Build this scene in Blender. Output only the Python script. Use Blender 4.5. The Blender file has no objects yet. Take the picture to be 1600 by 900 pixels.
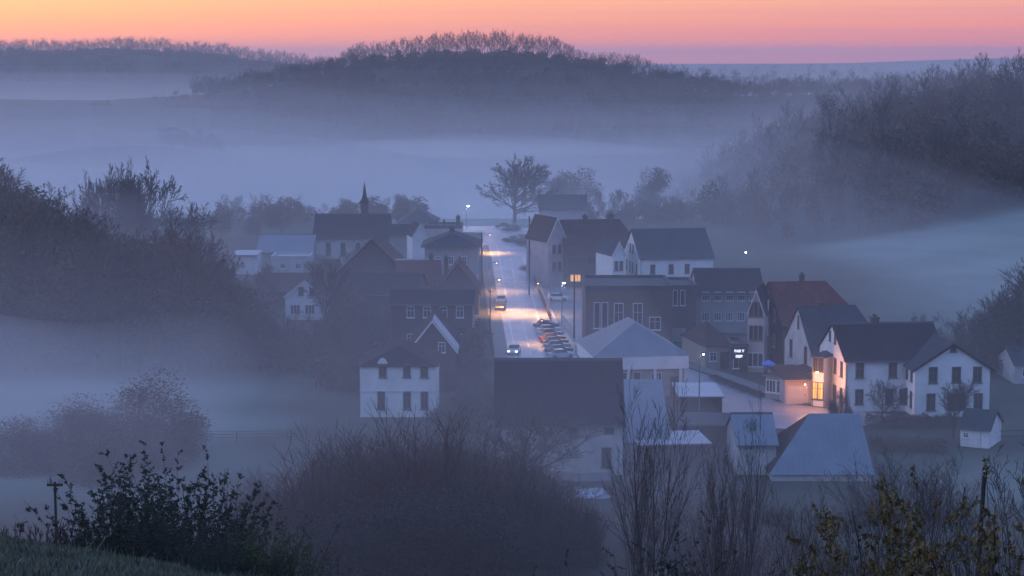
import bpy, math, random
import numpy as np
from mathutils import Vector, Matrix
R = math.radians
SC = bpy.context.scene
COL = SC.collection

# ---------------------------------------------------------------- camera, sky, light, exposure
EYE = 39.0; F = 2986.0; PITCH = R(6.78)
cam = bpy.data.cameras.new('camera'); camo = bpy.data.objects.new('camera', cam); COL.objects.link(camo)
camo.location = (0, 0, EYE); camo.rotation_euler = (R(90) - PITCH, 0, 0)
cam.sensor_width = 36; cam.lens = 36 * F / 1600.0; cam.clip_start = 0.3; cam.clip_end = 60000
SC.camera = camo
vs = SC.view_settings
vs.view_transform = 'Standard'; vs.look = 'None'; vs.exposure = 0.0; vs.gamma = 1; vs.use_curve_mapping = False
SC.render.engine = 'CYCLES'
cy = SC.cycles
cy.max_bounces = 6; cy.diffuse_bounces = 2; cy.glossy_bounces = 2; cy.transmission_bounces = 2
cy.transparent_max_bounces = 64; cy.volume_bounces = 4
cy.use_denoising = True; cy.use_adaptive_sampling = False
cy.caustics_reflective = False; cy.caustics_refractive = False
cy.sample_clamp_indirect = 4.0

W = bpy.data.worlds.new('World'); SC.world = W; W.use_nodes = True
W.cycles.sampling_method = 'MANUAL'; W.cycles.sample_map_resolution = 1024
def build_sky():
    nt = W.node_tree; N = nt.nodes; L = nt.links
    N.clear()
    out = N.new('ShaderNodeOutputWorld'); bg = N.new('ShaderNodeBackground')
    tc = N.new('ShaderNodeTexCoord'); sp = N.new('ShaderNodeSeparateXYZ')
    L.new(tc.outputs['Generated'], sp.inputs[0])
    def mth(op, a, b=None, c=None, clamp=False):
        n = N.new('ShaderNodeMath'); n.operation = op; n.use_clamp = clamp
        for i, v in enumerate((a, b, c)):
            if v is None: continue
            if isinstance(v, (int, float)): n.inputs[i].default_value = v
            else: L.new(v, n.inputs[i])
        return n.outputs[0]
    def mixc(f, a, b, typ='MIX'):
        n = N.new('ShaderNodeMix'); n.data_type = 'RGBA'; n.blend_type = typ
        if isinstance(f, (int, float)): n.inputs[0].default_value = f
        else: L.new(f, n.inputs[0])
        for i, v in ((6, a), (7, b)):
            if isinstance(v, tuple): n.inputs[i].default_value = (*v, 1)
            else: L.new(v, n.inputs[i])
        return n.outputs[2]
    t = mth('POWER', mth('MAXIMUM', sp.outputs[2], 0.0), 0.5)
    def ramp(stops):
        r = N.new('ShaderNodeValToRGB'); e = r.color_ramp.elements
        while len(e) > 1: e.remove(e[0])
        e[0].position = stops[0][0]; e[0].color = (*stops[0][1], 1)
        for p, c in stops[1:]:
            x = e.new(p); x.color = (*c, 1)
        L.new(t, r.inputs[0]); return r.outputs[0]
    top = (.20, .43, 1.03)
    left = ramp([(0, (1.75, .36, .02)), (.09, (1.5, .38, .07)), (.135, (1.2, .42, .15)), (.19, (1.0, .53, .26)), (.3, (1.08, .72, .62)), (.5, (.56, .54, .80)), (1, top)])
    right = ramp([(0, (1.6, .16, .06)), (.08, (1.4, .21, .13)), (.13, (1.12, .28, .21)), (.19, (1.0, .41, .29)), (.3, (.66, .46, .54)), (.5, (.28, .43, .74)), (1, top)])
    anti = ramp([(0, (.14, .22, .44)), (.3, (.39, .50, .90)), (.55, (.30, .48, 1.0)), (1, top)])
    fx = mth('MULTIPLY_ADD', mth('DIVIDE', sp.outputs[0], mth('MAXIMUM', sp.outputs[1], .05)), 1.9, .40, clamp=True)
    fa = mth('MULTIPLY_ADD', sp.outputs[1], 1.25, -.05, clamp=True)
    front = mixc(fx, left, right)
    # thin streaks of cloud
    mp = N.new('ShaderNodeMapping'); mp.inputs['Scale'].default_value = (3.0, 3.0, 260.0)
    L.new(tc.outputs['Generated'], mp.inputs[0])
    nz = N.new('ShaderNodeTexNoise'); nz.inputs['Scale'].default_value = 1.3; nz.inputs['Detail'].default_value = 5; nz.inputs['Roughness'].default_value = .55
    L.new(mp.outputs[0], nz.inputs[0])
    cl = mth('MULTIPLY', mth('MULTIPLY_ADD', nz.outputs[0], 5.0, -2.35, clamp=True), .6)
    cl = mth('MULTIPLY', cl, mth('MULTIPLY_ADD', fx, .85, .15))
    front = mixc(cl, front, (.66, .27, .38))
    col = mixc(fa, anti, front)
    # the physical sky, sun just under the horizon, adds the dusk tint of the dome
    st = N.new('ShaderNodeTexSky'); st.sky_type = 'NISHITA'; st.sun_disc = False
    st.sun_elevation = R(1.0); st.sun_rotation = R(-24)
    col = mixc(.06, col, st.outputs[0], 'ADD')
    bg.inputs['Strength'].default_value = 1.0
    L.new(col, bg.inputs[0]); L.new(bg.outputs[0], out.inputs[0])
build_sky()
# the last soft glow of the set sun, low on the left
sl = bpy.data.lights.new('sun', 'SUN'); so = bpy.data.objects.new('sun', sl); COL.objects.link(so)
sl.energy = .62; sl.angle = R(28); sl.color = (.85, .84, 1.0)
so.rotation_euler = (R(72), 0, R(-78))

# ---------------------------------------------------------------- small helpers
def tag(o, label=None, cat=None, group=None, kind=None):
    if label: o['label'] = label
    if cat: o['category'] = cat
    if group: o['group'] = group
    if kind: o['kind'] = kind
    return o
def empty(name, loc, rz=0.0, **k):
    o = bpy.data.objects.new(name, None); COL.objects.link(o)
    o.empty_display_size = .3; o.location = loc; o.rotation_euler = (0, 0, rz)
    return tag(o, **k)
class MB:
    def __init__(s): s.v = []; s.f = []; s.mi = []
    def add(s, vs_, fs, mi=0):
        b = len(s.v); s.v.extend(vs_); s.f.extend(tuple(i + b for i in f) for f in fs); s.mi.extend([mi] * len(fs)); return s
    def box(s, x0, x1, y0, y1, z0, z1, mi=0):
        v = [(x0,y0,z0),(x1,y0,z0),(x1,y1,z0),(x0,y1,z0),(x0,y0,z1),(x1,y0,z1),(x1,y1,z1),(x0,y1,z1)]
        return s.add(v, [(3,2,1,0),(4,5,6,7),(0,1,5,4),(1,2,6,5),(2,3,7,6),(3,0,4,7)], mi)
    def seg(s, a, b, ra, rb, n=4, mi=0, cap=False):
        a = Vector(a); b = Vector(b); d = b - a
        if d.length < 1e-6: return s
        d.normalize(); q = Vector((0, 0, 1)) if abs(d.z) < .9 else Vector((1, 0, 0))
        u = d.cross(q).normalized(); w = d.cross(u)
        k = len(s.v)
        for p, r in ((a, ra), (b, rb)):
            for i in range(n):
                t = 2 * math.pi * i / n
                s.v.append(tuple(p + u * (r * math.cos(t)) + w * (r * math.sin(t))))
        for i in range(n):
            j = (i + 1) % n
            s.f.append((k + i, k + j, k + n + j, k + n + i)); s.mi.append(mi)
        if cap:
            s.f.append(tuple(k + i for i in range(n))[::-1]); s.f.append(tuple(k + n + i for i in range(n))); s.mi += [mi, mi]
        return s
    def prism(s, poly, axis, a, b, mi=0):
        """poly: list of 2D points (other two axes), extruded a..b along axis"""
        n = len(poly)
        def P(p, t):
            return {'x': (t, p[0], p[1]), 'y': (p[0], t, p[1]), 'z': (p[0], p[1], t)}[axis]
        v = [P(p, a) for p in poly] + [P(p, b) for p in poly]
        f = [tuple(range(n))[::-1], tuple(range(n, 2 * n))] + [(i, (i+1) % n, n + (i+1) % n, n + i) for i in range(n)]
        return s.add(v, f, mi)
    def mesh(s, name, mats=(), smooth=False):
        m = bpy.data.meshes.new(name); m.from_pydata(s.v, [], s.f)
        for x in mats: m.materials.append(x)
        if len(mats) > 1: m.polygons.foreach_set('material_index', s.mi)
        if smooth: m.polygons.foreach_set('use_smooth', [True] * len(m.polygons))
        m.update(); return m
    def build(s, name, mats, parent=None, smooth=False, **k):
        if not isinstance(mats, (list, tuple)): mats = [mats]
        o = bpy.data.objects.new(name, s.mesh(name, mats, smooth)); COL.objects.link(o)
        if parent: o.parent = parent
        return tag(o, **k)
def inst(name, mesh, parent=None, loc=(0,0,0), rot=(0,0,0), sc=(1,1,1), **k):
    o = bpy.data.objects.new(name, mesh); COL.objects.link(o)
    if parent: o.parent = parent
    o.location = loc; o.rotation_euler = rot; o.scale = sc
    return tag(o, **k)

# ---------------------------------------------------------------- materials
MC = {}
def mat(name, base, rough=.8, var=.25, scale=1.0, bump=0.0, metal=0.0, emit=None, es=0.0, kind=None, spec=.5, dark=None):
    if name in MC: return MC[name]
    m = bpy.data.materials.new(name); m.use_nodes = True; nt = m.node_tree; N = nt.nodes; L = nt.links
    b = N['Principled BSDF']
    b.inputs['Roughness'].default_value = rough; b.inputs['Metallic'].default_value = metal
    b.inputs['Specular IOR Level'].default_value = spec
    b.inputs['Base Color'].default_value = (*base, 1)
    if emit:
        b.inputs['Emission Color'].default_value = (*emit, 1); b.inputs['Emission Strength'].default_value = es
    if var > 0:
        tc = N.new('ShaderNodeTexCoord')
        nz = N.new('ShaderNodeTexNoise'); nz.inputs['Scale'].default_value = scale; nz.inputs['Detail'].default_value = 6; nz.inputs['Roughness'].default_value = .65
        L.new(tc.outputs['Object'], nz.inputs[0])
        mr = N.new('ShaderNodeMapRange'); mr.inputs['From Min'].default_value = .3; mr.inputs['From Max'].default_value = .7
        mr.inputs['To Min'].default_value = 0; mr.inputs['To Max'].default_value = 1
        L.new(nz.outputs[0], mr.inputs[0])
        mx = N.new('ShaderNodeMix'); mx.data_type = 'RGBA'
        d = dark or tuple(c * (1 - var) for c in base)
        li = tuple(min(1, c * (1 + var * .6)) for c in base)
        mx.inputs[6].default_value = (*d, 1); mx.inputs[7].default_value = (*li, 1)
        L.new(mr.outputs[0], mx.inputs[0])
        col = mx.outputs[2]; hgt = nz.outputs[0]
        if kind in ('tile', 'seam', 'brick', 'board'):
            if kind == 'brick' or kind == 'tile':
                t = N.new('ShaderNodeTexBrick')
                t.inputs['Scale'].default_value = 1.0
                t.inputs['Brick Width'].default_value = .42 if kind == 'tile' else .26; t.inputs['Row Height'].default_value = .45 if kind == 'tile' else .09
                t.inputs['Mortar Size'].default_value = .02 if kind == 'tile' else .008
                t.inputs['Color1'].default_value = (1, 1, 1, 1); t.inputs['Color2'].default_value = (.55, .55, .58, 1); t.inputs['Mortar'].default_value = (.5, .5, .5, 1)
                mp = N.new('ShaderNodeMapping'); 
                L.new(tc.outputs['Object'], mp.inputs[0])
                sx = N.new('ShaderNodeSeparateXYZ'); L.new(mp.outputs[0], sx.inputs[0])
                ad = N.new('ShaderNodeMath'); L.new(sx.outputs[0], ad.inputs[0]); L.new(sx.outputs[1], ad.inputs[1])
                if kind == 'tile': ad.inputs[1].default_value = 0; nt.links.remove(ad.inputs[1].links[0])
                cb = N.new('ShaderNodeCombineXYZ'); L.new(ad.outputs[0], cb.inputs[0]); L.new(sx.outputs[2], cb.inputs[1])
                L.new(cb.outputs[0], t.inputs[0])
                fac = t.outputs[0]
            else:
                sx = N.new('ShaderNodeSeparateXYZ'); L.new(tc.outputs['Object'], sx.inputs[0])
                mm = N.new('ShaderNodeMath'); mm.operation = 'MULTIPLY'; mm.inputs[1].default_value = 1.9 if kind == 'seam' else 6.0
                L.new(sx.outputs[0], mm.inputs[0])
                fr = N.new('ShaderNodeMath'); fr.operation = 'FRACT'; L.new(mm.outputs[0], fr.inputs[0])
                gt = N.new('ShaderNodeMath'); gt.operation = 'GREATER_THAN'; gt.inputs[1].default_value = .1; L.new(fr.outputs[0], gt.inputs[0])
                m2 = N.new('ShaderNodeMapRange'); m2.inputs['To Min'].default_value = .72; L.new(gt.outputs[0], m2.inputs[0])
                fac = m2.outputs[0]; hgt = gt.outputs[0]
            mu = N.new('ShaderNodeMix'); mu.data_type = 'RGBA'; mu.blend_type = 'MULTIPLY'; mu.inputs[0].default_value = .8
            L.new(col, mu.inputs[6]); L.new(fac, mu.inputs[7]); col = mu.outputs[2]
        L.new(col, b.inputs['Base Color'])
        if bump:
            bp = N.new('ShaderNodeBump'); bp.inputs['Strength'].default_value = bump; bp.inputs['Distance'].default_value = .05
            L.new(hgt, bp.inputs['Height']); L.new(bp.outputs[0], b.inputs['Normal'])
    MC[name] = m; return m
white = mat('white_render', (.66, .66, .66), .85, .16, .5)
white2 = mat('aged_white_render', (.46, .45, .45), .85, .30, .7)
cream = mat('cream_render', (.50, .45, .42), .85, .2, .6)
pinkish = mat('pinkish_plaster', (.42, .34, .34), .85, .25, .6)
greyw = mat('grey_plaster', (.27, .27, .29), .85, .25, .6)
beige = mat('beige_plaster', (.30, .26, .22), .85, .25, .6)
brick = mat('brown_brick', (.13, .085, .075), .85, .25, .8, kind='brick')
brickd = mat('dark_brick', (.085, .07, .07), .85, .25, .8, kind='brick')
slate = mat('slate_tiles', (.022, .024, .034), .85, .3, .6, kind='tile', spec=.12)
slateb = mat('blue_slate_tiles', (.040, .055, .070), .8, .3, .6, kind='tile', spec=.15)
redtile = mat('red_tiles', (.13, .040, .035), .8, .3, .5, kind='tile', spec=.15)
browntile = mat('brown_tiles', (.075, .042, .038), .8, .3, .5, kind='tile', spec=.15)
metalroof = mat('pale_metal_roof', (.14, .17, .21), .6, .22, .5, kind='seam', metal=0)
palemetal = mat('bright_metal_roof', (.38, .40, .45), .5, .2, .5, kind='seam', metal=0)
bitumen = mat('bitumen', (.05, .055, .065), .85, .3, .5)
glass = mat('window_glass', (.025, .028, .035), .12, 0)
litglass = mat('lit_window_glass', (.5, .35, .1), .4, 0, emit=(1, .46, .10), es=1.1)
litwhite = mat('lit_white_glass', (.7, .7, .7), .4, 0, emit=(.85, .88, 1), es=2.2)
frame_w = mat('white_window_frame', (.6, .6, .62), .6, 0)
frame_d = mat('dark_window_frame', (.10, .09, .09), .6, 0)
trimw = mat('white_trim', (.6, .6, .62), .6, .1)
darkwood = mat('dark_wood', (.05, .04, .035), .8, .3, 2)
whitewood = mat('white_boards', (.66, .66, .68), .7, .2, 1, kind='board')
barnboards = mat('limewashed_boards', (.52, .51, .51), .85, .3, .7, kind='board')
chimneyb = mat('chimney_brick', (.075, .055, .05), .85, .2, 1)
bark = mat('bark', (.050, .040, .037), .9, .3, 2)
twig = mat('twigs', (.060, .046, .042), .9, .2, 1)
twigred = mat('red_twigs', (.085, .045, .038), .9, .2, 1)
steel = mat('galvanised_steel', (.16, .17, .18), .5, .1, 2, metal=.5)
woodpole = mat('pole_timber', (.05, .042, .038), .9, .2, 2)
rubber = mat('rubber', (.02, .02, .02), .8, 0)
concrete = mat('concrete', (.30, .30, .31), .85, .2, .6)
def leafmat(name, c1, c2, rough=.7, scale=.8):
    m = mat(name, c2, rough, .01, scale); nt = m.node_tree
    for n in nt.nodes:
        if n.type == 'MIX': n.inputs[6].default_value = (*c1, 1); n.inputs[7].default_value = (*c2, 1)
    return m
leafdark = leafmat('dark_leaves', (.014, .020, .012), (.045, .055, .030), scale=2.5)
leafgreen = leafmat('green_leaves', (.03, .05, .015), (.10, .12, .03), scale=3)
leafgold = leafmat('golden_leaves', (.035, .040, .012), (.19, .115, .030), scale=4)
leafrust = leafmat('rusty_leaves', (.05, .030, .022), (.12, .065, .042), scale=.7)
leafdull = leafmat('dull_leaves', (.026, .026, .022), (.062, .056, .046), scale=.7)
leafeverg = leafmat('evergreen', (.018, .026, .018), (.040, .050, .034), scale=.6)

# ---------------------------------------------------------------- terrain
def ray(px, py):
    a = (px - 800) / F; b = (py - 450) / F
    return a, math.cos(PITCH) - b * math.sin(PITCH), -math.sin(PITCH) - b * math.cos(PITCH)
def project(p):
    x, y, z = p[0], p[1], p[2] - EYE
    fw = y * math.cos(PITCH) - z * math.sin(PITCH); up = y * math.sin(PITCH) + z * math.cos(PITCH)
    return 800 + F * x / fw, 450 - F * up / fw
def zat(py, y):                      # height seen at picture row py at distance y (columns near the middle)
    d = ray(800, py); return EYE + y * d[2] / d[1]
def ridge(pts, y):
    us = [(p[0] - 800) / F for p in pts]; zs = [zat(p[1], y) for p in pts]; return us, zs
C_U, C_Z = ridge([(-300,150),(150,158),(250,152),(350,148),(430,134),(520,118),(560,108),(640,99),(700,95),(780,94),(850,98),(900,106),(960,116),(1000,125),(1060,138),(1150,150),(1230,150),(1400,146),(1700,140),(2300,150)], 1400)
L_U, L_Z = ridge([(-1200,80),(-300,88),(0,86),(100,88),(170,84),(250,86),(350,94),(420,104),(500,112),(600,140),(800,160),(2300,160)], 2600)
P_U, P_Z = ridge([(-1800,104),(0,104),(700,103),(1000,101),(1250,100),(1320,99),(1420,95),(1540,91),(1800,88),(2600,96)], 6500)
Q_U, Q_Z = ridge([(-1800,140),(700,130),(1050,122),(1120,119),(1250,122),(1350,126),(1600,120),(2600,130)], 3600)
BY = [-80, 0, 12, 25, 34, 45, 70, 100, 130, 150, 172, 440, 475, 560, 700, 900, 1100, 4000, 9000, 40000]
BZ = [42, 37.3, 35.2, 32.0, 27.5, 23.5, 17.5, 11.0, 5.5, 2.2, 0, 0, 0, -8, -20, -26, -28, -28, -26, -20]
def HT(x, y):
    x = np.asarray(x, float); y = np.asarray(y, float)
    z = np.interp(y, BY, BZ)
    yy = np.maximum(y, 30.0); u = x / yy
    s3 = lambda v: np.clip(v, 0, 1) ** 2 * (3 - 2 * np.clip(v, 0, 1))
    z = z + np.clip((-x - 3.0) * .17, 0, 2.0) * np.clip((34 - y) / 8, 0, 1) - 3.3 * s3((x + 3.2) / 4.2) * s3((y - 5) / 7) * (1 - s3((y - 32) / 25))
    def g(cx, cy, sx, sy, h, cut=0.0):
        return np.maximum(0, h * np.exp(-.5 * ((x - cx) / sx) ** 2 - .5 * ((y - cy) / sy) ** 2) - cut)
    ht = np.interp(x, [40, 62, 78, 92, 112, 160, 210, 400], [0, 2, 8, 17, 25, 36, 43, 47])
    ss = lambda v: np.clip(v, 0, 1) ** 2 * (3 - 2 * np.clip(v, 0, 1))
    z = z + (ht - 0) * ss((y - (375 + (x - 48) * .85)) / 190) * (1 - ss((y - 850) / 300)) + 3.0 * ss((x - 60) / 90) * ss((y - 300) / 180) + g(-150, 330, 45, 70, 11, .8) + g(-215, 1050, 60, 60, 20, 1)
    def rd(z, U, Z, yc, s0, s1):
        zr = np.interp(u, U, Z); s = np.where(y < yc, s0, s1)
        w = np.exp(-.5 * ((y - yc) / s) ** 2)
        return z + np.maximum(zr - z, 0) * w
    z = rd(z, C_U, C_Z, 1400, 150, 260)
    z = rd(z, L_U, L_Z, 2600, 300, 400)
    z = rd(z, Q_U, Q_Z, 3600, 300, 900)
    z = rd(z, P_U, P_Z, 6500, 700, 9000)
    # small bumps outside the village
    b = (np.sin(x * .11 + y * .05) * np.cos(y * .083 - x * .03)) * .35
    m = np.clip((y - 520) / 200, 0, 1) + np.clip((165 - y) / 60, 0, 1) * np.clip((y - 40) / 40, 0, 1)
    return z + b * m
def H(x, y): return float(HT(x, y))
def ground(px, py, zoff=0.0, ymin=8.0):
    d = ray(px, py); y = ymin; st = 1.0
    while y < 9000:
        t = y / d[1]; z = EYE + t * d[2]
        if z <= H(t * d[0], y) + zoff:
            lo, hi = y - st, y
            for _ in range(24):
                mid = (lo + hi) / 2; t = mid / d[1]
                if EYE + t * d[2] <= H(t * d[0], mid) + zoff: hi = mid
                else: lo = mid
            t = hi / d[1]; return Vector((t * d[0], hi, EYE + t * d[2]))
        st = 1.0 if y < 600 else 4.0; y += st
    return Vector((d[0] / d[1] * 9000, 9000, 0))
def at(px, D):                       # ground point in picture column px, D metres away
    x = (px - 800) / F * D
    for _ in range(3): x = (px - 800) / F * (D * math.cos(PITCH) - (H(x, D) - EYE) * math.sin(PITCH))
    return Vector((x, D, H(x, D)))

def build_terrain():
    ys = [-70.0]
    while ys[-1] < 38000:
        y = ys[-1]; ys.append(y + max(1.2, abs(y) * .016) if y < 500 else y * 1.022)
    us = np.concatenate([np.linspace(-1.6, -.42, 24)[:-1], np.linspace(-.42, .42, 190), np.linspace(.42, 1.6, 24)[1:]])
    ys = np.array(ys); Y, U = np.meshgrid(ys, us, indexing='ij'); X = U * (Y + 95)
    Z = HT(X, Y); ny, nx = Y.shape
    me = bpy.data.meshes.new('ground')
    idx = np.arange(ny * nx).reshape(ny, nx)
    fs = np.stack([idx[:-1, :-1], idx[:-1, 1:], idx[1:, 1:], idx[1:, :-1]], -1).reshape(-1, 4)
    me.from_pydata(np.stack([X, Y, Z], -1).reshape(-1, 3).tolist(), [], fs.tolist())
    me.polygons.foreach_set('use_smooth', [True] * len(me.polygons))
    # ground cover by place: r = woodland floor, g = frosted meadow and painted fog tint
    uu = X / np.maximum(Y, 30)
    px = uu * F + 800
    wood = np.clip((Z - np.interp(Y, BY, BZ) - 3.6) / 3, 0, 1) * (Y > 200)
    wood = np.maximum(wood, np.clip((Y - 1150) / 80, 0, 1) * (Y < 3000) * np.clip((px - 290) / 90, 0, 1))
    wood = np.maximum(wood, (Y > 1900) & (Y < 3100))
    wood = np.maximum(wood, np.clip((X - 46) / 8, 0, 1) * np.clip((Y - (384 + (X - 48) * .95)) / 14, 0, 1) * (Y < 900))
    wood = np.maximum(wood, np.clip((-34 - X) / 8, 0, 1) * np.clip((Y - 236) / 8, 0, 1) * (Y < 420) * .9)
    wood = np.maximum(wood, ((Y > 60) & (Y < 150) & (X < 22)) * .8)
    frost_fog_tint = ((Y > 500) & (Y < 900) & (X < 60)) * .7
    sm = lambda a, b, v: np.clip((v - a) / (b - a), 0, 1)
    frost_fog_tint = np.maximum(frost_fog_tint, sm(150, 186, Y + 5*np.sin(X*.2)) * (1 - sm(222, 240, Y + 4*np.sin(X*.15))) * sm(-22, -36, X + 3*np.sin(Y*.3)) * .55)
    frost_fog_tint = np.maximum(frost_fog_tint, sm(235, 275, Y + X * .1) * sm(56, 74, X + 4*np.sin(Y*.05)) * (Y < 620) * .55 * (1 - wood))
    frost_fog_tint = np.maximum(frost_fog_tint, sm(446, 456, Y) * (1 - sm(560, 600, Y)) * (np.abs(X + 8) < 26))  # fog brightness at the street's far end, painted into the ground colour
    frost_fog_tint = np.maximum(frost_fog_tint, sm(30, 45, X) * sm(150, 165, Y) * (1 - sm(176, 190, Y)) * .35)
    frost_fog_tint = np.maximum(frost_fog_tint, np.clip((Y - 1180) / 30, 0, 1) * np.clip((1335 - Y) / 30, 0, 1) * np.clip((px - 30) / 30, 0, 1) * np.clip((255 - px) / 30, 0, 1))
    ca = me.color_attributes.new('cover', 'FLOAT_COLOR', 'POINT')
    arr = np.zeros((ny * nx, 4)); arr[:, 0] = wood.ravel(); arr[:, 1] = frost_fog_tint.ravel(); arr[:, 3] = 1
    ca.data.foreach_set('color', arr.ravel())
    m = bpy.data.materials.new('ground'); m.use_nodes = True; nt = m.node_tree; N = nt.nodes; L = nt.links
    b = N['Principled BSDF']; b.inputs['Roughness'].default_value = .95; b.inputs['Specular IOR Level'].default_value = .2
    at_ = N.new('ShaderNodeAttribute'); at_.attribute_name = 'cover'; sp = N.new('ShaderNodeSeparateColor'); L.new(at_.outputs[0], sp.inputs[0])
    tc = N.new('ShaderNodeTexCoord')
    def noise(sc, a, c):
        n = N.new('ShaderNodeTexNoise'); n.inputs['Scale'].default_value = sc; n.inputs['Detail'].default_value = 7
        L.new(tc.outputs['Object'], n.inputs[0])
        r = N.new('ShaderNodeValToRGB'); r.color_ramp.elements[0].position = .35; r.color_ramp.elements[1].position = .65
        r.color_ramp.elements[0].color = (*a, 1); r.color_ramp.elements[1].color = (*c, 1); L.new(n.outputs[0], r.inputs[0]); return r.outputs[0], n.outputs[0]
    g1, h1 = noise(.09, (.038, .042, .034), (.070, .074, .056))
    w1, _ = noise(.12, (.020, .018, .017), (.045, .035, .030))
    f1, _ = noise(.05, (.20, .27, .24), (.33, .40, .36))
    def mx(f, a, c):
        n = N.new('ShaderNodeMix'); n.data_type = 'RGBA'; L.new(f, n.inputs[0]); L.new(a, n.inputs[6]); L.new(c, n.inputs[7]); return n.outputs[2]
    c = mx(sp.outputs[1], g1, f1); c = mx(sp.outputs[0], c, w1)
    L.new(c, b.inputs['Base Color'])
    me.materials.append(m)
    o = bpy.data.objects.new('ground', me); COL.objects.link(o); tag(o, 'rolling valley ground with frosted meadows and wooded slopes', kind='structure')
build_terrain()

# ---------------------------------------------------------------- haze and mist
def volmat(name, dens, col=(.90, .94, 1.0), an=.45):
    m = bpy.data.materials.new(name); m.use_nodes = True; nt = m.node_tree; nt.nodes.clear()
    o = nt.nodes.new('ShaderNodeOutputMaterial'); v = nt.nodes.new('ShaderNodeVolumePrincipled')
    v.inputs['Density'].default_value = dens; v.inputs['Color'].default_value = (*col, 1); v.inputs['Anisotropy'].default_value = an
    nt.links.new(v.outputs[0], o.inputs['Volume']); m.cycles.homogeneous_volume = True
    return m
MB().box(-8000, 8000, -110, 9000, -45, 92).build('haze', volmat('haze', .00022, (.86, .92, 1.0)), kind='stuff', label='thin blue dusk haze over the whole valley')
def mist(name, x0, x1, y0, y1, ztop, dens, label, amp=1.5, wl=90, nx=24, ny=24, taper=True, seed=1, col=(.90,.94,1.0), drop=0.0):
    rng = random.Random(seed); ph = [rng.uniform(0, 6.28) for _ in range(6)]
    vs_ = []; fs = []
    for j in range(ny + 1):
        for i in range(nx + 1):
            a = i / nx; b = j / ny; x = x0 + (x1 - x0) * a; y = y0 + (y1 - y0) * b
            w = math.sin(x / wl + ph[0]) * math.cos(y / wl * .8 + ph[1]) + .5 * math.sin(x / wl * 2.3 + y / wl * 1.1 + ph[2])
            e = min(1, min(a, 1 - a, b, 1 - b) * 5) if taper else 1
            z = ztop + amp * w
            if drop: z -= .6 * drop * (ztop + 12) * max(0, min(1, (x - 42 - max(0, y - 330) * .25) / 75)) - 7 * max(0, min(1, (-30 - x) / 60))
            z = -38 + (z + 38) * math.sin(e * math.pi / 2) if taper else z
            vs_.append((x, y, z))
    n0 = len(vs_); vs_ += [(v[0], v[1], -42) for v in vs_]
    I = lambda i, j: j * (nx + 1) + i
    for j in range(ny):
        for i in range(nx):
            fs.append((I(i,j), I(i+1,j), I(i+1,j+1), I(i,j+1)))
            fs.append((n0+I(i,j), n0+I(i,j+1), n0+I(i+1,j+1), n0+I(i+1,j)))
    for i in range(nx):
        fs.append((I(i+1,0), I(i,0), n0+I(i,0), n0+I(i+1,0))); fs.append((I(i,ny), I(i+1,ny), n0+I(i+1,ny), n0+I(i,ny)))
    for j in range(ny):
        fs.append((I(0,j), I(0,j+1), n0+I(0,j+1), n0+I(0,j))); fs.append((I(nx,j+1), I(nx,j), n0+I(nx,j), n0+I(nx,j+1)))
    MB().add(vs_, fs).build(name, volmat(name, dens, col), smooth=False, kind='stuff', label=label)
mist('mist_layer', -1500, 1500, 60, 680, 27, .0004, 'thin upper layer of mist over the village', amp=2.0, wl=130, taper=False, drop=1, nx=150, ny=20)
mist('mist_layer', -1500, 1500, 60, 640, 20, .0005, 'thin middle layer of mist over the village', amp=2.0, wl=90, taper=False, seed=21, drop=1, nx=150, ny=20)
mist('ground_mist', -1500, 1400, 110, 640, 16, .0007, 'low mist lying over the village', amp=2.0, wl=70, taper=False, seed=4, nx=150, ny=20, drop=1)
mist('low_mist', -1500, 1400, 150, 640, 8, .0008, 'lower mist among the houses', amp=2.2, wl=55, taper=False, seed=5, nx=150, ny=20, drop=.6)
for k_, (zt_, dn_) in enumerate([(33, .00008), (27, .00010), (21, .00012), (15, .00014), (9, .00018), (3, .0003), (-3, .0008), (-9, .0016), (-15, .003)]):
    mist('valley_mist', -1500, 1400, 520 + 13 * k_, 2200 - 40 * k_, zt_, dn_, 'mist lying in the valley behind the village', amp=2.0 + .4 * k_, wl=150 - 8 * k_, taper=False, nx=40, ny=30, seed=30 + k_, col=(.96, .97, 1.0))
mist('valley_fog', -900, 500, 452, 1200, -6, .004, 'pale fog bank filling the valley behind the village', amp=4, wl=70, nx=50, ny=40, seed=7, col=(.97, .98, 1.0))
mist('field_fog', -120, -16, 160, 255, 7, .013, 'pool of fog on the frosted field left of the village', amp=2.0, wl=13, nx=60, ny=60, seed=9, col=(.99, .95, .98))
mist('slope_mist', -75, 26, 45, 172, 26, .0016, 'faint mist hanging over the thicket on the near slope', amp=1.4, wl=25, nx=40, ny=40, seed=15, col=(.97, .93, .98))

mist('wood_mist', -190, -26, 236, 350, 18, .0036, 'lilac mist drifting through the wood on the left', amp=2.2, wl=24, nx=50, ny=50, seed=17, col=(.98, .94, .98))
mist('hill_mist', 46, 330, 430, 800, 38, .0007, 'blue mist hanging on the wooded hill on the right', amp=3.5, wl=45, nx=50, ny=50, seed=18, col=(.92, .95, 1.0))
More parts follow.
